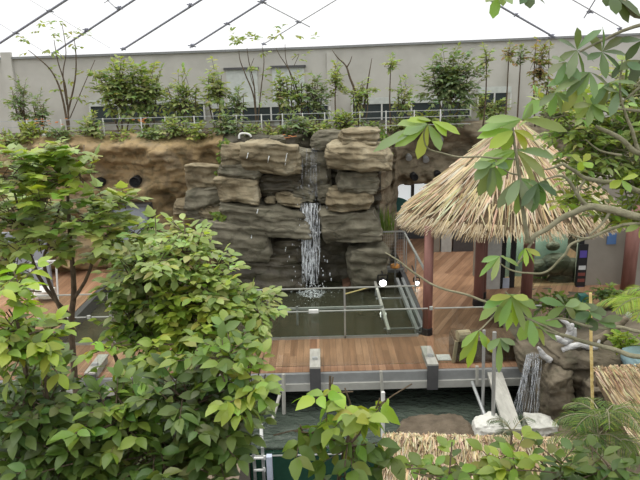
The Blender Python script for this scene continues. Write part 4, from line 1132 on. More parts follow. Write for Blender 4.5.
# --- left foreground
Y = 7.2
tree('lobed_leaf_tree', 'tall tree with lobed light green leaves on the left in front of the ochre cliff', 'tree', at(75, 400, 7.6),
     [pblob(20, 170, Y, 46, 20, .7), pblob(74, 148, Y, 26, 7, .4), pblob(62, 172, Y, 34, 12, .6), pblob(112, 199, Y, 36, 8, .35), pblob(88, 218, Y - .1, 46, 16, .6),
      pblob(18, 212, Y + .2, 40, 26, .6), pblob(135, 232, Y - .1, 36, 10, .4), pblob(8, 262, Y + .2, 16, 30, .5), pblob(52, 244, Y, 30, 10, .5), pblob(118, 252, Y, 34, 12, .4), pblob(30, 150, Y, 30, 7, .5), pblob(150, 262, Y - .1, 26, 8, .4), pblob(20, 242, Y - .2, 34, 8, .4), pblob(105, 232, Y - .3, 22, 7, .3), pblob(40, 196, Y - .3, 34, 8, .4)],
     300, .17, .13, [G_LT, G_LT, G_BR, G_LT, G_LT, G_LT, G_LT, G_BR, G_LT, G_LT, G_BR, G_LT, G_LT, G_LT, G_BR], 101, 'lobed', .045, .5, (3, 5), shell=.3, droop=.16, jit=.28,
     stems=[([at(72, 400, 7.5) - V((0, 0, 1.4)), at(72, 340, 7.5), at(74, 290, 7.4), at(70, 235, 7.3), at(67, 180, 7.2)], [.05, .04, .035, .025, .015]),
            ([at(73, 300, 7.4), at(90, 270, 7.3), at(104, 205, 7.2)], [.025, .02, .012]), ([at(74, 320, 7.5), at(38, 275, 7.4), at(14, 190, 7.2)], [.03, .022, .012]),
            ([at(72, 335, 7.5), at(45, 270, 7.4), at(50, 240, 7.3), at(62, 200, 7.2)], [.03, .022, .018, .01])])
Y = 6.2
tree('broad_shrub', 'big dense shrub of small pale green leaves hiding the left of the pool', 'shrub', at(160, 420, 6.6),
     [pblob(178, 252, Y, 38, 17, .6), pblob(140, 275, Y, 34, 30, .5), pblob(212, 277, Y - .1, 26, 16, .5), pblob(246, 301, Y - .1, 26, 10, .4), pblob(200, 305, Y - .2, 50, 30, .5),
      pblob(134, 318, Y, 26, 30, .4), pblob(262, 316, Y - .1, 14, 14, .3), pblob(182, 231, Y, 20, 6, .3), pblob(190, 340, Y - .2, 50, 20, .4)],
     540, .125, .075, [G_LT, G_SAGE, G_LT, G_LT, G_BR, G_MID, G_LT, G_LT, G_MID], 102, 'leaf', .04, .3, (5, 8), shell=.35, droop=.15, jit=.25)
Y = 4.0
tree('large_leaf_shrub', 'foreground shrub with big glossy oval leaves filling the bottom left corner', 'shrub', at(70, 560, 4.6),
     [pblob(18, 330, Y, 28, 28, .3), pblob(35, 405, Y, 50, 24, .4), pblob(115, 412, Y, 50, 22, .4), pblob(190, 398, Y, 44, 26, .4), pblob(60, 455, Y - .1, 66, 30, .4),
      pblob(160, 460, Y - .1, 60, 26, .4), pblob(215, 432, Y, 32, 32, .3), pblob(12, 285, Y, 16, 14, .2), pblob(250, 385, Y, 18, 22, .25), pblob(225, 352, Y + .1, 40, 14, .3), pblob(42, 345, Y, 14, 18, .2),
      pblob(50, 440, Y + .7, 75, 40, .3), pblob(150, 440, Y + .7, 70, 36, .3), pblob(215, 425, Y + .6, 40, 30, .3), pblob(30, 390, Y + .6, 50, 22, .3)],  # rear leaf layer in dark greens, painting the shade inside the shrub
     880, .132, .075, [G_BR, G_LOW, G_MID, G_LOW, G_LOW, G_LOW, G_LOW, G_YEL, G_BR, G_MID, G_YEL, G_LOW, G_LOW, G_LOW, G_LOW], 103, 'leaf', .04, .5, (4, 7), shell=.25, droop=.35, jit=.55)
tree('young_shrub', 'upright young shrub with a few bright leaves in front of the left beam end', 'shrub', at(135, 420, 5.2),
     [pblob(112, 345, 5.2, 12, 6, .15), pblob(150, 345, 5.2, 18, 8, .15), pblob(140, 365, 5.2, 20, 6, .2)], 16, .14, .075, [G_YEL, G_BR, G_MID], 104, 'leaf', .02, .6, (4, 6), shell=.2, droop=.4,
     stems=[([at(135, 440, 5.2) - V((0, 0, .6)), at(122, 380, 5.2), at(112, 350, 5.2)], [.03, .022, .012]), ([at(135, 420, 5.2), at(150, 375, 5.2), at(156, 345, 5.2)], [.025, .02, .01])])
tree('sapling', 'bright green sapling standing in the middle at the bottom, in front of the tank', 'shrub', at(330, 600, 4.2) - V((0, 0, .6)),
     [pblob(304, 430, 4.1, 18, 18, .2), pblob(350, 408, 4.1, 34, 12, .2), pblob(378, 398, 4.1, 16, 14, .2), pblob(350, 445, 4.1, 34, 20, .25), pblob(350, 478, 4.0, 44, 12, .25), pblob(330, 390, 4.1, 12, 8, .15)],
     30, .16, .1, [G_MID, G_BR, G_BR, G_MID, G_LOW, G_YEL], 105, 'leaf', .02, .4, (4, 6), shell=.2, droop=.5, jit=.6,
     stems=[([at(330, 560, 4.2), at(340, 470, 4.15), at(352, 420, 4.1), at(345, 388, 4.1)], [.02, .015, .01, .006]), ([at(335, 500, 4.2), at(310, 450, 4.1), at(300, 425, 4.1)], [.014, .01, .006]), ([at(345, 450, 4.15), at(370, 420, 4.1), at(380, 398, 4.1)], [.012, .009, .005])])
tree('leafy_shrub', 'soft low shrub with broad leaves along the bottom edge under the straw roof', 'shrub', at(520, 640, 4.0) - V((0, 0, .5)),
     [pblob(445, 474, 3.9, 34, 12, .25), pblob(510, 472, 3.9, 36, 12, .25), pblob(560, 478, 3.9, 44, 14, .3), pblob(618, 474, 3.9, 30, 14, .3), pblob(525, 458, 3.9, 18, 7, .2)],
     62, .145, .08, [G_MID, G_BR, G_LOW, G_LOW, G_BR], 106, 'leaf', .03, .5, (4, 7), shell=.25, droop=.3)

# --- palms
def palm(name, label, base, fronds, L, pal, seed, nl=26, W=.02, up=.9, crown=None, trunk_r=.03, stems=1, fan=1.0):
    rr = random.Random(seed); base = V(base); t = thing(name, base, label, 'palm', 'feathery palms')
    lf = MB(); st = MB(); tr = MB()
    for s in range(stems):
        top = V(crown) + V((rr.gauss(0, .12) if s else 0, rr.gauss(0, .12) if s else 0, rr.gauss(0, .1) if s else 0))
        b0 = base + V((rr.gauss(0, .06), rr.gauss(0, .06), 0))
        tr.tube([b0, b0.lerp(top, .5) + V((rr.gauss(0, .03), 0, 0)), top], [trunk_r, trunk_r * .8, trunk_r * .5], 7)
        for i in range(fronds):
            a = 2 * math.pi * (i + rr.random() * .6) / fronds; el = rr.uniform(.25, 1.15)
            d = V((math.cos(a) * math.cos(el) * fan, math.sin(a) * math.cos(el), math.sin(el)))
            l = L * rr.uniform(.75, 1.1); pts = []; p = V(top)
            for k in range(9):
                pts.append(V(p)); p = p + d.normalized() * (l / 8); d = d + V((0, 0, -.19))
            st.tube(pts, [.008 * (1 - k / 10) + .002 for k in range(9)], 4, False)
            for k in range(nl):
                q = .18 + .82 * k / nl; f = q * 8; i0 = min(int(f), 7); p = pts[i0].lerp(pts[i0 + 1], f - i0); dd = (pts[i0 + 1] - pts[i0]).normalized()
                _, s_, u_ = frame_of(dd)
                for sg in (-1, 1):
                    mb_l = l * .34 * (math.sin(math.pi * min(q * .8 + .18, 1)) + .15); lf.col = tuple(x * rr.uniform(.8, 1.2) for x in rr.choice(pal))
                    lf.leaf(p, dd * .8 + s_ * sg * 1.0 + V((0, 0, rr.uniform(-.15, .25))), u_ + V((0, 0, .5)), mb_l, W, .35, .5, (.9, 1, .6))
    lf.build('fronds', M['leaf'], t, color=True); st.build('frond_stalks', M['bark_pale'], t); tr.build('stem', M['bark'], t, True)
    return t
palm('feathery_palm', 'low feathery green palm in front of the slanting straw roof', at(590, 540, 6.4) - V((0, 0, .4)), 9, .62, G_DK + G_DK + G_MID, 201, 28, .009, crown=at(598, 436, 6.4), stems=3)
palm('feathery_palm', 'bright feathery palm at the right edge beside the logs', at(652, 345, 9.6) - V((0, 0, .5)), 10, .9, G_BR + G_YEL, 202, 34, .014, crown=at(648, 315, 9.6), stems=2)
palm('feathery_palm', 'small thin palm sprout between the plank and the low straw roof', at(505, 470, 7.6) - V((0, 0, .4)), 5, .5, [(.04, .08, .02), (.06, .1, .025)], 203, 14, .008, crown=at(512, 432, 7.6), stems=1)

# --- plants in the bed by the aquarium
k = 0
for px, py, Y, rx, ry, lb, pal in ((553, 303, 12.2, 26, 10, 'broad leafy plant below the aquarium glass', G_MID), (617, 303, 13, 22, 10, 'dark leafy plant below the dark red post', G_DK),
                                 (606, 292, 13.3, 10, 8, 'thin sprig growing in front of the grey brown wall', G_MID), (575, 312, 11.8, 14, 12, 'green tuft behind the bamboo pole', G_DK), (625, 345, 10.2, 12, 14, 'yellow green tuft right of the logs', G_YEL)):
    k += 1; c = at(px, py, Y)
    tree('bed_plant', lb, 'plant', V((c.x, c.y, .1)), [pblob(px, py, Y, rx, ry, .25)], 26, .16, .07, pal, 300 + k, 'leaf', .012, .6, (4, 6), shell=.2, droop=.4, group='plants in the bed by the aquarium')
def tuft(label, base, n, L, pal, seed, W=.02, cat='grass', name='grass_tuft'):
    rr = random.Random(seed); mb = MB()
    for i in range(n):
        d = V((rr.gauss(0, .35), rr.gauss(-.1, .35), 1)); mb.col = tuple(x * rr.uniform(.8, 1.2) for x in rr.choice(pal))
        mb.leaf(V(base) + V((rr.gauss(0, .09), rr.gauss(0, .06), 0)), d, V((d.x, d.y - .2, .2)), L * rr.uniform(.5, 1.1), W, .4, .3, (1, .8, .45))
    return one(name, mb, M['leaf'], label, cat, color=True, origin=base)
p = at(386, 234, 16.4); tuft('spiky grass tuft at the foot of the right boulders, left of the hut thatch', p, 60, .75, G_SAGE + G_MID, 401, .035)
p = at(378, 233, 16.3); tuft('lower grass tuft beside the squat waterline boulder', p, 30, .45, G_MID, 402, .03)
# creeper strip in the crack and small ferns
def creeper(label, pts, n, L, pal, seed, Y):
    rr = random.Random(seed); mb = MB()
    for i in range(n):
        q = rr.random() * (len(pts) - 1); a = int(q); f = q - a
        px, py = lerp(pts[a][0], pts[a + 1][0], f) + rr.gauss(0, 2.2), lerp(pts[a][1], pts[a + 1][1], f)
        p = at(px, py, Y + rr.uniform(-.05, .15)); mb.col = tuple(x * rr.uniform(.8, 1.2) for x in rr.choice(pal))
        mb.leaf(p, V((rr.gauss(0, 1), -.4, rr.gauss(-.3, .6))), V((rr.gauss(0, .4), -1, .5)), L * rr.uniform(.6, 1.2), L * .6, .2, .2)
    return one('creeper', mb, M['leaf_far'], label, 'plant', color=True)
creeper('green creeper strip in the crack left of the square tan boulders', [(226, 140), (222, 155), (220, 172), (219, 192)], 170, .1, G_DK + G_MID, 501, 16.15)
creeper('small ferns on the ledge between the layered slabs on the left', [(216, 212), (222, 219), (226, 216)], 60, .12, G_MID, 502, 15.6)
creeper('creeper hanging beside the topmost right boulder', [(378, 128), (386, 140), (388, 160)], 110, .1, G_DK + G_MID, 503, 16.7)

# --- palmate tree on the right
root_p = at(760, 480, 4.6); root_p.z = -2.4
pt = thing('palmate_leaf_tree', root_p, 'tree with hand shaped leaf clusters reaching in from the right, in front of the hut', 'tree')
YY = 4.1
def br(pts, rad, Y=YY):
    pp, q = curve([at(x, y, (Y if len(t_) == 0 else t_[0])) for x, y, *t_ in pts], rad, 6)
    pp = [p + V((.012 * fbm(p * 5, 2), 0, .012 * fbm(p * 5 + V((9, 0, 0)), 2))) for p in pp]
    mb = MB(); mb.tube(pp, q, 8); return mb.build('branch', M['bark_pale'], pt, True)
tk = [root_p, at(755, 400, 4.5), at(735, 250, 4.4), at(725, 120, 4.4), at(720, -40, 4.4), at(716, -70, 4.4)]
pp, q = curve(tk, [.09, .085, .075, .065, .05, .01], 6); mb = MB(); mb.tube(pp, q, 10); mb.build('trunk', M['bark_pale'], pt, True)
k = 1 / 155.
for pts, rad in (
    ([(735, 240, 4.4), (690, 225), (640, 217), (610, 209), (588, 206), (572, 213), (550, 226), (534, 236), (528, 243)], [.05, .035, .027, .025, .024, .021, .018, .016, .013]),
    ([(535, 235), (526, 252), (515, 266)], [.013, .009, .006]),
    ([(730, 200, 4.4), (680, 195), (640, 191), (620, 184), (600, 181), (585, 178), (572, 170), (562, 163)], [.035, .022, .018, .017, .016, .014, .012, .01]),
    ([(562, 163), (552, 167), (543, 169)], [.01, .007, .005]),
    ([(588, 206), (578, 196), (570, 182), (560, 175), (545, 178)], [.016, .014, .011, .008, .005]),
    ([(585, 178), (578, 190), (573, 196)], [.01, .008, .006]),
    ([(700, 215, 4.3), (640, 223), (620, 226), (600, 233), (585, 238), (570, 234)], [.025, .013, .012, .011, .009, .005]),
    ([(612, 209), (604, 222), (590, 234)], [.012, .009, .008]),
    ([(585, 238), (570, 245), (563, 256), (548, 270), (530, 274), (512, 271), (498, 262)], [.009, .009, .009, .008, .007, .006, .004]),
    ([(735, 320, 4.5), (680, 335), (640, 332), (618, 327), (598, 328), (578, 322), (562, 318), (546, 321)], [.03, .018, .014, .013, .012, .01, .008, .005]),
    ([(740, 370, 4.5), (690, 362), (640, 357), (615, 350), (590, 343), (568, 337), (548, 332), (532, 326)], [.035, .024, .019, .017, .015, .013, .01, .006]),
    ([(560, 335), (520, 315), (480, 300), (440, 287), (412, 272), (398, 260), (386, 253)], [.01, .009, .009, .008, .007, .006, .004]),
    ([(725, 165, 4.4), (680, 165), (640, 153), (620, 138), (604, 130), (596, 126)], [.04, .025, .019, .016, .013, .008]),
    ([(725, 40, 4.4), (680, 60), (645, 84), (625, 100), (616, 106)], [.03, .018, .01, .007, .005]),
    ([(722, -20, 4.4), (680, -10), (640, 16), (622, 0), (612, -8)], [.035, .022, .016, .016, .014]),
    ([(640, 112), (615, 108), (600, 108)], [.01, .008, .005]),
    ([(640, 152), (628, 120), (620, 90), (622, 60)], [.014, .01, .008, .005]),
    ([(622, 155), (600, 150), (585, 140)], [.009, .006, .004]),
    ([(527, 243), (523, 210), (518, 170), (514, 145), (512, 128)], [.016, .014, .012, .01, .007]),
    ([(519, 175), (508, 172), (495, 160)], [.007, .005, .004]),
    ([(516, 160), (490, 158), (460, 157), (440, 152), (428, 147), (424, 135), (428, 125)], [.007, .006, .006, .005, .005, .005, .004]),
    ([(500, 305), (490, 320), (478, 332)], [.006, .006, .005]),
    ([(522, 318), (512, 300), (505, 292)], [.006, .006, .005]),
    ([(640, 25), (600, 42), (580, 52)], [.012, .008, .006])):
    br(pts, rad)
mb = MB(); rr = random.Random(77); leafcount = 0
def hand(px, py, tips, W, pal, Y=YY, droop=.35, dz=0):
    """one leaf cluster: leaflets from (px,py) to the listed tips (px, py[, depth offset])"""
    c = at(px, py, Y); ml = MB()
    for tp in tips:
        x, y = tp[:2]; off = tp[2] if len(tp) > 2 else rr.uniform(-.12, .08)
        e = at(x, y, Y + off); d = e - c; L = d.length
        ml.col = tuple(v * rr.uniform(.85, 1.15) for v in rr.choice(pal))
        nr = (V((0, 0, 1)) + V((rr.gauss(0, .25), -.75, 0))).normalized()
        _, s, u = frame_of(d, nr)
        if u.dot(nr) < 0: u = -u
        d2 = d + u * (droop * L * .45)
        ml.leaf(c, d2.normalized(), nr, L * 1.05, W * rr.uniform(.85, 1.1), droop * .45, rr.uniform(.1, .3), (.5, .95, .85))
    return ml.build('leaf_cluster', M['leaf_palm'], pt, smooth=True, color=True)
PB = [(.25, .36, .12), (.2, .3, .1), (.28, .38, .14)]
PY = [(.34, .42, .07), (.3, .4, .08), (.24, .34, .08)]
PD = [(.1, .16, .07), (.13, .19, .085), (.08, .13, .06)]
PS = [(.19, .27, .13), (.15, .22, .1), (.22, .31, .15)]
hand(428, 124, [(375, 151), (396, 146), (418, 158), (440, 150), (398, 125), (404, 134)], .085, PB)
hand(432, 121, [(459, 134), (446, 136), (418, 119), (408, 121)], .07, PY)
hand(522, 119, [(566, 131), (479, 131), (497, 139), (486, 122), (536, 108), (541, 101)], .09, PB)
hand(514, 130, [(478, 138), (490, 148), (503, 150), (526, 150), (534, 140)], .08, PY)
hand(516, 150, [(545, 178), (486, 168), (500, 176), (553, 158), (535, 188), (480, 160)], .09, PB)
hand(492, 163, [(475, 180), (479, 195), (490, 196), (500, 190), (508, 168), (474, 168)], .075, PS)
hand(520, 178, [(498, 208), (508, 205), (516, 214), (538, 205), (545, 192), (530, 210)], .08, PS)
hand(538, 183, [(522, 206), (532, 212), (543, 205), (556, 196), (550, 186)], .07, PD)
hand(500, 256, [(480, 276), (486, 272), (492, 280), (508, 262), (518, 266), (482, 262)], .05, PB)
hand(525, 248, [(526, 266), (534, 264), (540, 256), (520, 262)], .045, PY)
hand(510, 294, [(484, 308), (480, 320), (495, 322), (507, 330), (532, 320), (536, 308), (524, 330)], .075, PB)
hand(512, 296, [(500, 326), (516, 326), (490, 300), (528, 300)], .07, PY)
hand(530, 318, [(544, 345), (534, 346), (556, 340), (562, 326), (520, 340)], .08, PB)
hand(479, 330, [(460, 360), (468, 367), (492, 352), (485, 347), (462, 347)], .065, PY)
hand(500, 338, [(488, 350), (499, 372), (508, 352), (515, 345)], .06, PS)
hand(565, 306, [(540, 300), (548, 318), (580, 302), (590, 308), (575, 318), (556, 296)], .075, PS)
hand(590, 312, [(576, 320), (584, 326), (600, 320), (606, 312), (594, 304)], .08, PD)
hand(598, 322, [(572, 318), (590, 330), (616, 326), (622, 318)], .07, PD)
hand(577, 50, [(558, 40), (577, 28), (601, 30), (559, 62), (569, 78), (583, 82), (594, 62)], .064, PD)
hand(602, 52, [(590, 36), (602, 26), (624, 38), (626, 55), (621, 72), (606, 78), (588, 60)], .064, PD)
hand(590, 72, [(556, 92), (566, 98), (578, 95), (594, 98), (610, 90), (548, 86)], .064, PS)
hand(610, 82, [(588, 108), (598, 112), (612, 108), (630, 98), (636, 84)], .064, PS)
hand(580, 88, [(552, 104), (562, 112), (578, 114), (592, 110)], .064, PB)
hand(498, -6, [(493, 18), (503, 6), (486, 2), (512, 4)], .064, PB)
hand(528, -8, [(520, 4), (530, 8), (545, 4)], .07, PD)
hand(612, -6, [(606, 6), (616, 14), (632, 10), (628, 22), (640, 16)], .075, PD)
hand(642, 40, [(620, 42), (626, 60), (640, 66), (650, 50)], .064, PD)
hand(640, 60, [(620, 70), (630, 84), (646, 84)], .064, PD)
hand(566, 62, [(548, 74), (556, 84), (568, 88), (580, 80), (552, 58)], .064, PS)
hand(618, 92, [(600, 104), (610, 116), (624, 114), (636, 104), (604, 88)], .064, PS)
hand(592, 104, [(576, 118), (588, 126), (602, 122), (608, 112), (574, 108)], .06, PB)
hand(626, 62, [(612, 78), (622, 88), (636, 86), (640, 70)], .064, PD)
hand(556, 92, [(540, 106), (550, 116), (562, 114), (568, 102)], .058, PS)
hand(583, 162, [(578, 170), (592, 168), (590, 154), (572, 156)], .06, PY)
hand(622, 180, [(610, 188), (630, 192), (638, 176), (614, 170)], .06, PY)
hand(640, 225, [(626, 232), (640, 238), (650, 230)], .05, PB)

Y = 5.2
tree('small_leaf_tree', 'bushy tree with small leaves at the right edge above the hut roof', 'tree', at(720, 480, 5.6) - V((0, 0, 1.2)),
     [pblob(612, 140, Y, 44, 26, .5), pblob(575, 130, Y + .2, 30, 22, .4), pblob(635, 175, Y, 26, 30, .5), pblob(630, 85, Y, 26, 26, .5), pblob(600, 165, Y, 36, 16, .4), pblob(556, 110, Y + .2, 22, 14, .3), pblob(620, 215, Y, 30, 12, .3), pblob(592, 100, Y, 26, 14, .4), pblob(575, 195, Y, 24, 10, .3), pblob(640, 120, Y, 24, 30, .4)],
     390, .095, .042, [G_LT, G_LT, G_BR, G_LT, G_LT, G_LT, G_BR, G_LT, G_BR], 601, 'leaf', .06, .5, (5, 9), bark='bark_pale', shell=.2, droop=.3, twig_r=.007,
     stems=[([at(720, 480, 5.6) - V((0, 0, 1.2)), at(705, 300, 5.5), at(680, 200, 5.4), at(640, 150, 5.2), at(600, 128, 5.2)], [.09, .08, .06, .03, .012]),
            ([at(690, 230, 5.4), at(645, 190, 5.2), at(610, 160, 5.2), at(588, 146, 5.2)], [.04, .025, .014, .008]), ([at(680, 200, 5.4), at(660, 130, 5.3), at(636, 80, 5.2)], [.05, .03, .012])])

# --- terrace plants
TG1 = [(.28, .34, .13), (.22, .29, .11), (.34, .4, .17)]
TG2 = [(.2, .27, .14), (.25, .31, .16), (.17, .23, .11)]
TG3 = [(.26, .32, .08), (.2, .26, .08), (.3, .35, .1)]
TRED = [(.3, .2, .1), (.2, .25, .08), (.26, .28, .1)]
def tplant(px, ytop, rx, ry, label, Y=18.3, n=60, L=.2, pal=TG1, seed=0, kind='bush', stems=2, cat='shrub', name='terrace_shrub', dens=1.0, extra=()):
    c = at(px, ytop + ry, Y); base = V((c.x, Y, ZT - .09))
    blobs = [pblob(px, ytop + ry, Y, rx, ry, .4)] + [pblob(a, b, Y, d, e, .3) for a, b, d, e in extra]
    rr = random.Random(seed); st = []
    for s in range(stems):
        u = (s - (stems - 1) / 2) / max(stems - 1, 1)
        for bl in blobs[:1] if s else blobs:
            e = bl[0] + V((u * bl[1] * 1.2, 0, bl[3] * .5))
            st.append(([base + V((u * .12, 0, 0)), base.lerp(e, .5) + V((u * .1 + rr.gauss(0, .05), 0, 0)), e], [.028, .02, .009]))
    return tree(name, label, cat, base, blobs, n, L, L * .48, pal, seed, 'leaf', .02, .5, (3, 6), 'leaf_far', 'bark', .15, .3, .006, stems=st, group='plants on the terrace', zmin=ZT)
S = 700
TP = [
 (20, 78, 8, 26, 'thin dark shrub at the far left of the terrace wall', 18.6, 26, .16, TG2, 2, ()),
 (40, 92, 8, 22, 'small grey green shrub left of the tall bare tree', 18.6, 20, .16, TG2, 2, ()),
 (118, 58, 24, 32, 'large dense shrub right of the tall bare tree, nearest the left', 18.4, 105, .2, TG1, 3, ()),
 (146, 60, 18, 32, 'large bushy shrub just right of the largest left shrub', 18.5, 80, .2, TG1, 3, ()),
 (183, 74, 20, 26, 'loose twiggy shrub left of the pale door panel', 18.3, 48, .18, TG1, 4, ()),
 (216, 63, 9, 26, 'upright bright shrub beside the left pale door panel', 18.3, 34, .18, TG1, 2, ()),
 (238, 85, 8, 18, 'low grey green shrub in front of the left pale door panel', 18.6, 24, .15, TG2, 2, ()),
 (281, 70, 8, 22, 'hanging leafy shrub between the two pale door panels', 18.2, 28, .17, TG1, 2, ()),
 (297, 72, 7, 22, 'slim shrub in front of the right pale door panel', 18.2, 22, .17, TG1, 2, ()),
 (315, 72, 11, 26, 'grey green shrub right of the right pale door panel', 18.3, 38, .17, TG2, 3, ()),
 (336, 62, 6, 18, 'slim leafy sapling left of the bare forked tree', 18.2, 18, .16, TG1, 1, ()),
 (360, 78, 10, 18, 'sparse low shrub at the foot of the bare forked tree', 18.1, 20, .16, TG1, 2, ()),
 (391, 57, 5, 7, 'slim single stem sapling right of the bare forked tree', 18.3, 7, .16, TG1, 1, ()),
 (404, 80, 9, 18, 'small shrub left of the round dense bush', 18.3, 22, .16, TG1, 2, ()),
 (451, 52, 27, 30, 'round dense blue green bush on the right part of the terrace', 18.6, 150, .19, TG2, 3, ()),
 (486, 46, 5, 12, 'thin sapling right of the round dense bush', 18.6, 9, .15, TG1, 1, ()),
 (509, 44, 5, 9, 'thin sapling with reddish leaves, middle one at the right wall', 18.6, 9, .15, TRED, 1, ()),
 (521, 46, 4, 10, 'thin sapling close beside the concrete pillar on the right', 18.6, 6, .15, TG2, 1, ()),
 (541, 38, 10, 28, 'tall sapling with red tinged leaves near the palmate tree', 18.6, 30, .17, TRED, 2, ()),
 (560, 80, 18, 20, 'dense low shrub behind the top of the hut', 18.8, 50, .18, TG1, 2, ()),
 (490, 96, 20, 12, 'low bright shrub left of the hut top', 19.9, 32, .17, TG1, 2, ()),
]
for (px, yt, rx, ry, lb, Y, n, L, pal, stm, ex) in TP:
    S += 1; tplant(px, yt, rx * 1.18, ry, lb, Y, int(n * 2.0), L, pal, S, stems=stm, extra=ex)
# trees with bare stems
def bare(label, base_px, Yt, stems, clusters, seed, pal=TG1, L=.17):
    b = at(base_px, 125, Yt); base = V((b.x, Yt, ZT - .09)); rr = random.Random(seed)
    t = thing('slender_tree', base, label, 'tree', 'slender trees on the terrace'); lf = MB()
    for px, py, n in clusters:
        for k in range(n):
            p = at(px + rr.gauss(0, 3.2), py + rr.gauss(0, 2.2), Yt + rr.uniform(-.2, .2))
            leaves_on(lf, rr, p, V((rr.gauss(0, 1), rr.gauss(0, .6), rr.gauss(.2, .4))), rr.randint(2, 4), L, L * .5, pal, up=.4)
    if lf.v: lf.build('foliage', M['leaf_far'], t, color=True)
    for pts, r0 in stems:
        P = [base if i == 0 and y > 118 else at(x, y, Yt) for i, (x, y) in enumerate(pts)]
        pp, q = curve(P, [lerp(r0, .008, i / max(1, len(P) - 1)) for i in range(len(P))], 5)
        mb = MB(); mb.tube(pp, q, 6); mb.build('stem', M['bark'], t, True)
bare('tall almost bare tree on the left with a few leaves against the bright roof', 68, 18.4,
     [([(68, 124), (62, 96), (52, 72), (38, 58), (28, 50)], .035), ([(68, 120), (66, 90), (58, 62), (54, 40)], .03), ([(68, 112), (75, 80), (76, 55), (74, 38)], .03), ([(67, 105), (63, 75), (66, 52), (62, 24)], .022), ([(70, 118), (84, 85), (95, 60)], .015)],
     [(28, 40, 2), (36, 33, 2), (43, 24, 2), (55, 22, 2), (54, 38, 3), (48, 49, 4), (36, 50, 1), (75, 35, 4), (58, 32, 2), (66, 29, 1), (75, 45, 2), (26, 53, 1), (70, 48, 1), (84, 36, 1), (60, 92, 3), (68, 78, 3), (85, 73, 4), (76, 100, 5), (54, 68, 2)], 801)
bare('slender tree with pale stems in front of the left pale door panel', 256, 18.2,
     [([(257, 124), (254, 98), (246, 76), (240, 60), (239, 50)], .03), ([(256, 116), (254, 85), (249, 62), (247, 48)], .024), ([(258, 122), (261, 90), (264, 62), (262, 46)], .022), ([(255, 90), (250, 72), (254, 58)], .012)],
     [(238, 38, 6), (244, 36, 4), (232, 39, 1), (252, 39, 2), (258, 40, 2), (255, 70, 3), (265, 95, 3), (262, 52, 2), (266, 75, 3)], 802)
bare('slender tree with sparse high leaves in front of the right pale door panel', 300, 18.4,
     [([(304, 124), (298, 96), (290, 72), (280, 56), (276, 48)], .026), ([(300, 110), (292, 80), (286, 60), (285, 44)], .02), ([(294, 66), (299, 54), (292, 60)], .01)],
     [(273, 25, 1), (284, 28, 2), (275, 34, 1), (284, 34, 1), (289, 34, 1), (310, 37, 1), (302, 58, 3), (296, 76, 3), (270, 42, 1)], 803)
bare('bare forked tree with two tall limbs left of the hazy wall centre', 360, 18.2,
     [([(361, 124), (357, 98), (350, 78), (346, 66), (338, 58), (332, 50)], .05), ([(347, 67), (350, 62), (352, 56)], .025), ([(364, 124), (366, 95), (369, 75), (372, 58)], .04)],
     [(358, 92, 2), (372, 90, 2), (350, 93, 2)], 804)
# ground cover along the rim: countable clumps
GC = [(8, 124, 16), (30, 122, 12), (58, 124, 14), (90, 126, 14), (120, 126, 16), (150, 124, 14), (174, 122, 14), (200, 124, 15), (226, 120, 15), (250, 124, 14), (272, 121, 12), (296, 122, 14), (318, 122, 12), (344, 116, 12), (372, 116, 14), (400, 114, 14), (428, 112, 13), (452, 112, 14)]
names = ['far left end of the rim', 'rim left of the orange flowers', 'rim under the tall bare tree', 'rim right of the tall bare tree', 'rim under the largest left shrub', 'rim right of the largest left shrub', 'rim under the loose twiggy shrub', 'rim above the creeper strip, left', 'rim above the creeper strip', 'rim above the long tan slab', 'rim above the upper fall, left', 'rim above the upper fall', 'rim behind the pale topmost boulder', 'rim behind the bare forked tree', 'rim right of the forked tree', 'rim behind the palmate leaves', 'rim left of the round dense bush', 'rim under the round dense bush']
for i, ((px, py, rx), nm) in enumerate(zip(GC, names)):
    Yc = 17.36 if px < 390 else 18.4
    c = at(px, py, Yc)
    tree('ground_cover_clump', 'low leafy clump on the ' + nm, 'plant', V((c.x, Yc, ZT - .09)), [(V((c.x, Yc, ZT + (.06, .2, .12, .28, .1)[i % 5])), rx * scl(c) * (.8, 1.0, .9, 1.1, .7)[i % 5], .3, (.16, .26, .2, .34, .14)[i % 5])], (34, 52, 40, 60, 30)[i % 5], .15, .075, [TG1, TG3, TG2][i % 3], 850 + i, 'leaf', .012, .6, (3, 5), 'leaf_far', shell=.2, group='ground cover along the rim')
for px, py, lb in ((37, 122, 'orange flowers on the rim at the far left'), (54, 122, 'orange flowers on the rim under the tall bare tree'), (140, 120, 'small orange flowers under the left shrubs'), (287, 137, 'orange fallen petals beside the top of the upper fall')):
    rr = random.Random(px); Yc = 17.3 if py < 130 else 16.75; mb = MB(); c = at(px, py, Yc); mb.col = (.5, .2, .07)
    for k in range(8):
        p = c + V((rr.gauss(0, .12), rr.uniform(-.05, .05), rr.gauss(0, .07 if py < 130 else .02)))
        for a in range(5): mb.leaf(p, V((math.cos(a * 1.26), math.sin(a * 1.26) - .3, .3)), V((0, -.5, 1)), .05, .035, .2, .1)
    one('flowers', mb, M['leaf_far'], lb, 'flowers', color=True)
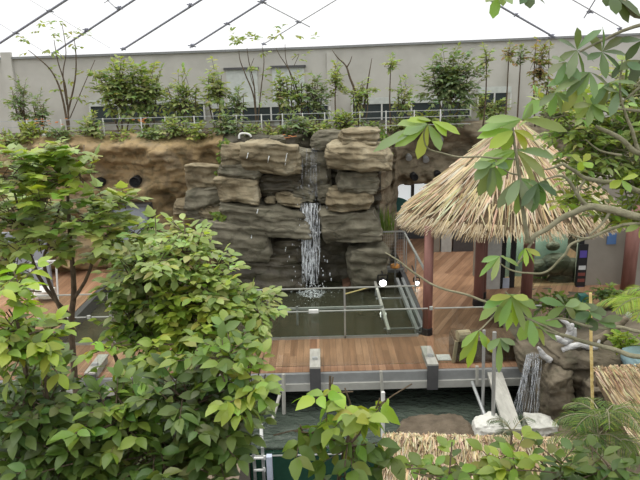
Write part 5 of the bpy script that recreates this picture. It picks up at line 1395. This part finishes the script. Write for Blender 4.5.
# left railing at the far deck
t = thing('metal_railing', (at(40, 285, 14).x, 14, 0), 'white tubular railing on the left deck, seen through the lobed leaf tree', 'railing')
P = {k: at(*v, 14) for k, v in dict(a=(30, 262), b=(56, 261), c=(30, 291), d=(56, 291), e=(38, 270)).items()}
for k in 'cd': P[k].z = 0
mb = MB(); mb.beam(P['a'], P['b'], .04, .04); mb.build('top_rail', M['white_metal'], t)
for k1, k2 in (('a', 'c'), ('b', 'd')): mb = MB(); mb.beam(P[k1], P[k2], .035, .035, V((1, 0, 0))); mb.build('post', M['white_metal'], t)
mb = MB(); mb.beam(P['b'], P['e'], .02, .02); mb.build('brace', M['white_metal'], t)
A, B = at(5, 262, 15.5), at(44, 232, 15.5); mb = MB(); mb.box((A.x, 15.5, -.01), (B.x, 15.6, B.z)); one('panel', mb, M['grey_door'], 'blue grey standing panel on the left deck behind the white railing', 'panel')
boulder(36, 287, 54, 299, 14.7, M['sack'], 'pale crumpled bag on the left deck by the white railing', 0, .6, 61, .2, group=None, strat=False, amp=.8, name='bag', cat='bag')

# ================================================================== LIGHT
w = bpy.data.worlds.new('World'); scene.world = w; w.use_nodes = True
nt = w.node_tree; bg = nt.nodes['Background']
tc = N(nt, 'ShaderNodeTexCoord'); sp = N(nt, 'ShaderNodeSeparateXYZ'); nt.links.new(tc.outputs['Generated'], sp.inputs[0])
r = ramp(nt, [(0, (.05, .05, .045)), (.48, (.12, .12, .11)), (.5, (1.02, 1.03, 1.04)), (.6, (1.1, 1.1, 1.1)), (1, (1.6, 1.6, 1.58))])
ma = N(nt, 'ShaderNodeMath', operation='MULTIPLY_ADD'); ma.inputs[1].default_value = .5; ma.inputs[2].default_value = .5
nt.links.new(sp.outputs['Z'], ma.inputs[0]); nt.links.new(ma.outputs[0], r.inputs['Fac']); nt.links.new(r.outputs[0], bg.inputs['Color'])
bg.inputs['Strength'].default_value = 1.0
sd = bpy.data.lights.new('sun', 'SUN'); sd.energy = 1.6; sd.angle = math.radians(50); sd.color = (1, .95, .85)
so = bpy.data.objects.new('sun', sd); COL.objects.link(so); so.rotation_euler = V((.25, -.1, -1)).to_track_quat('-Z', 'Y').to_euler()
scene.view_settings.view_transform = 'Standard'; scene.view_settings.look = 'None'; scene.view_settings.gamma = 1
scene.view_settings.use_curve_mapping = False; scene.view_settings.exposure = 0.12
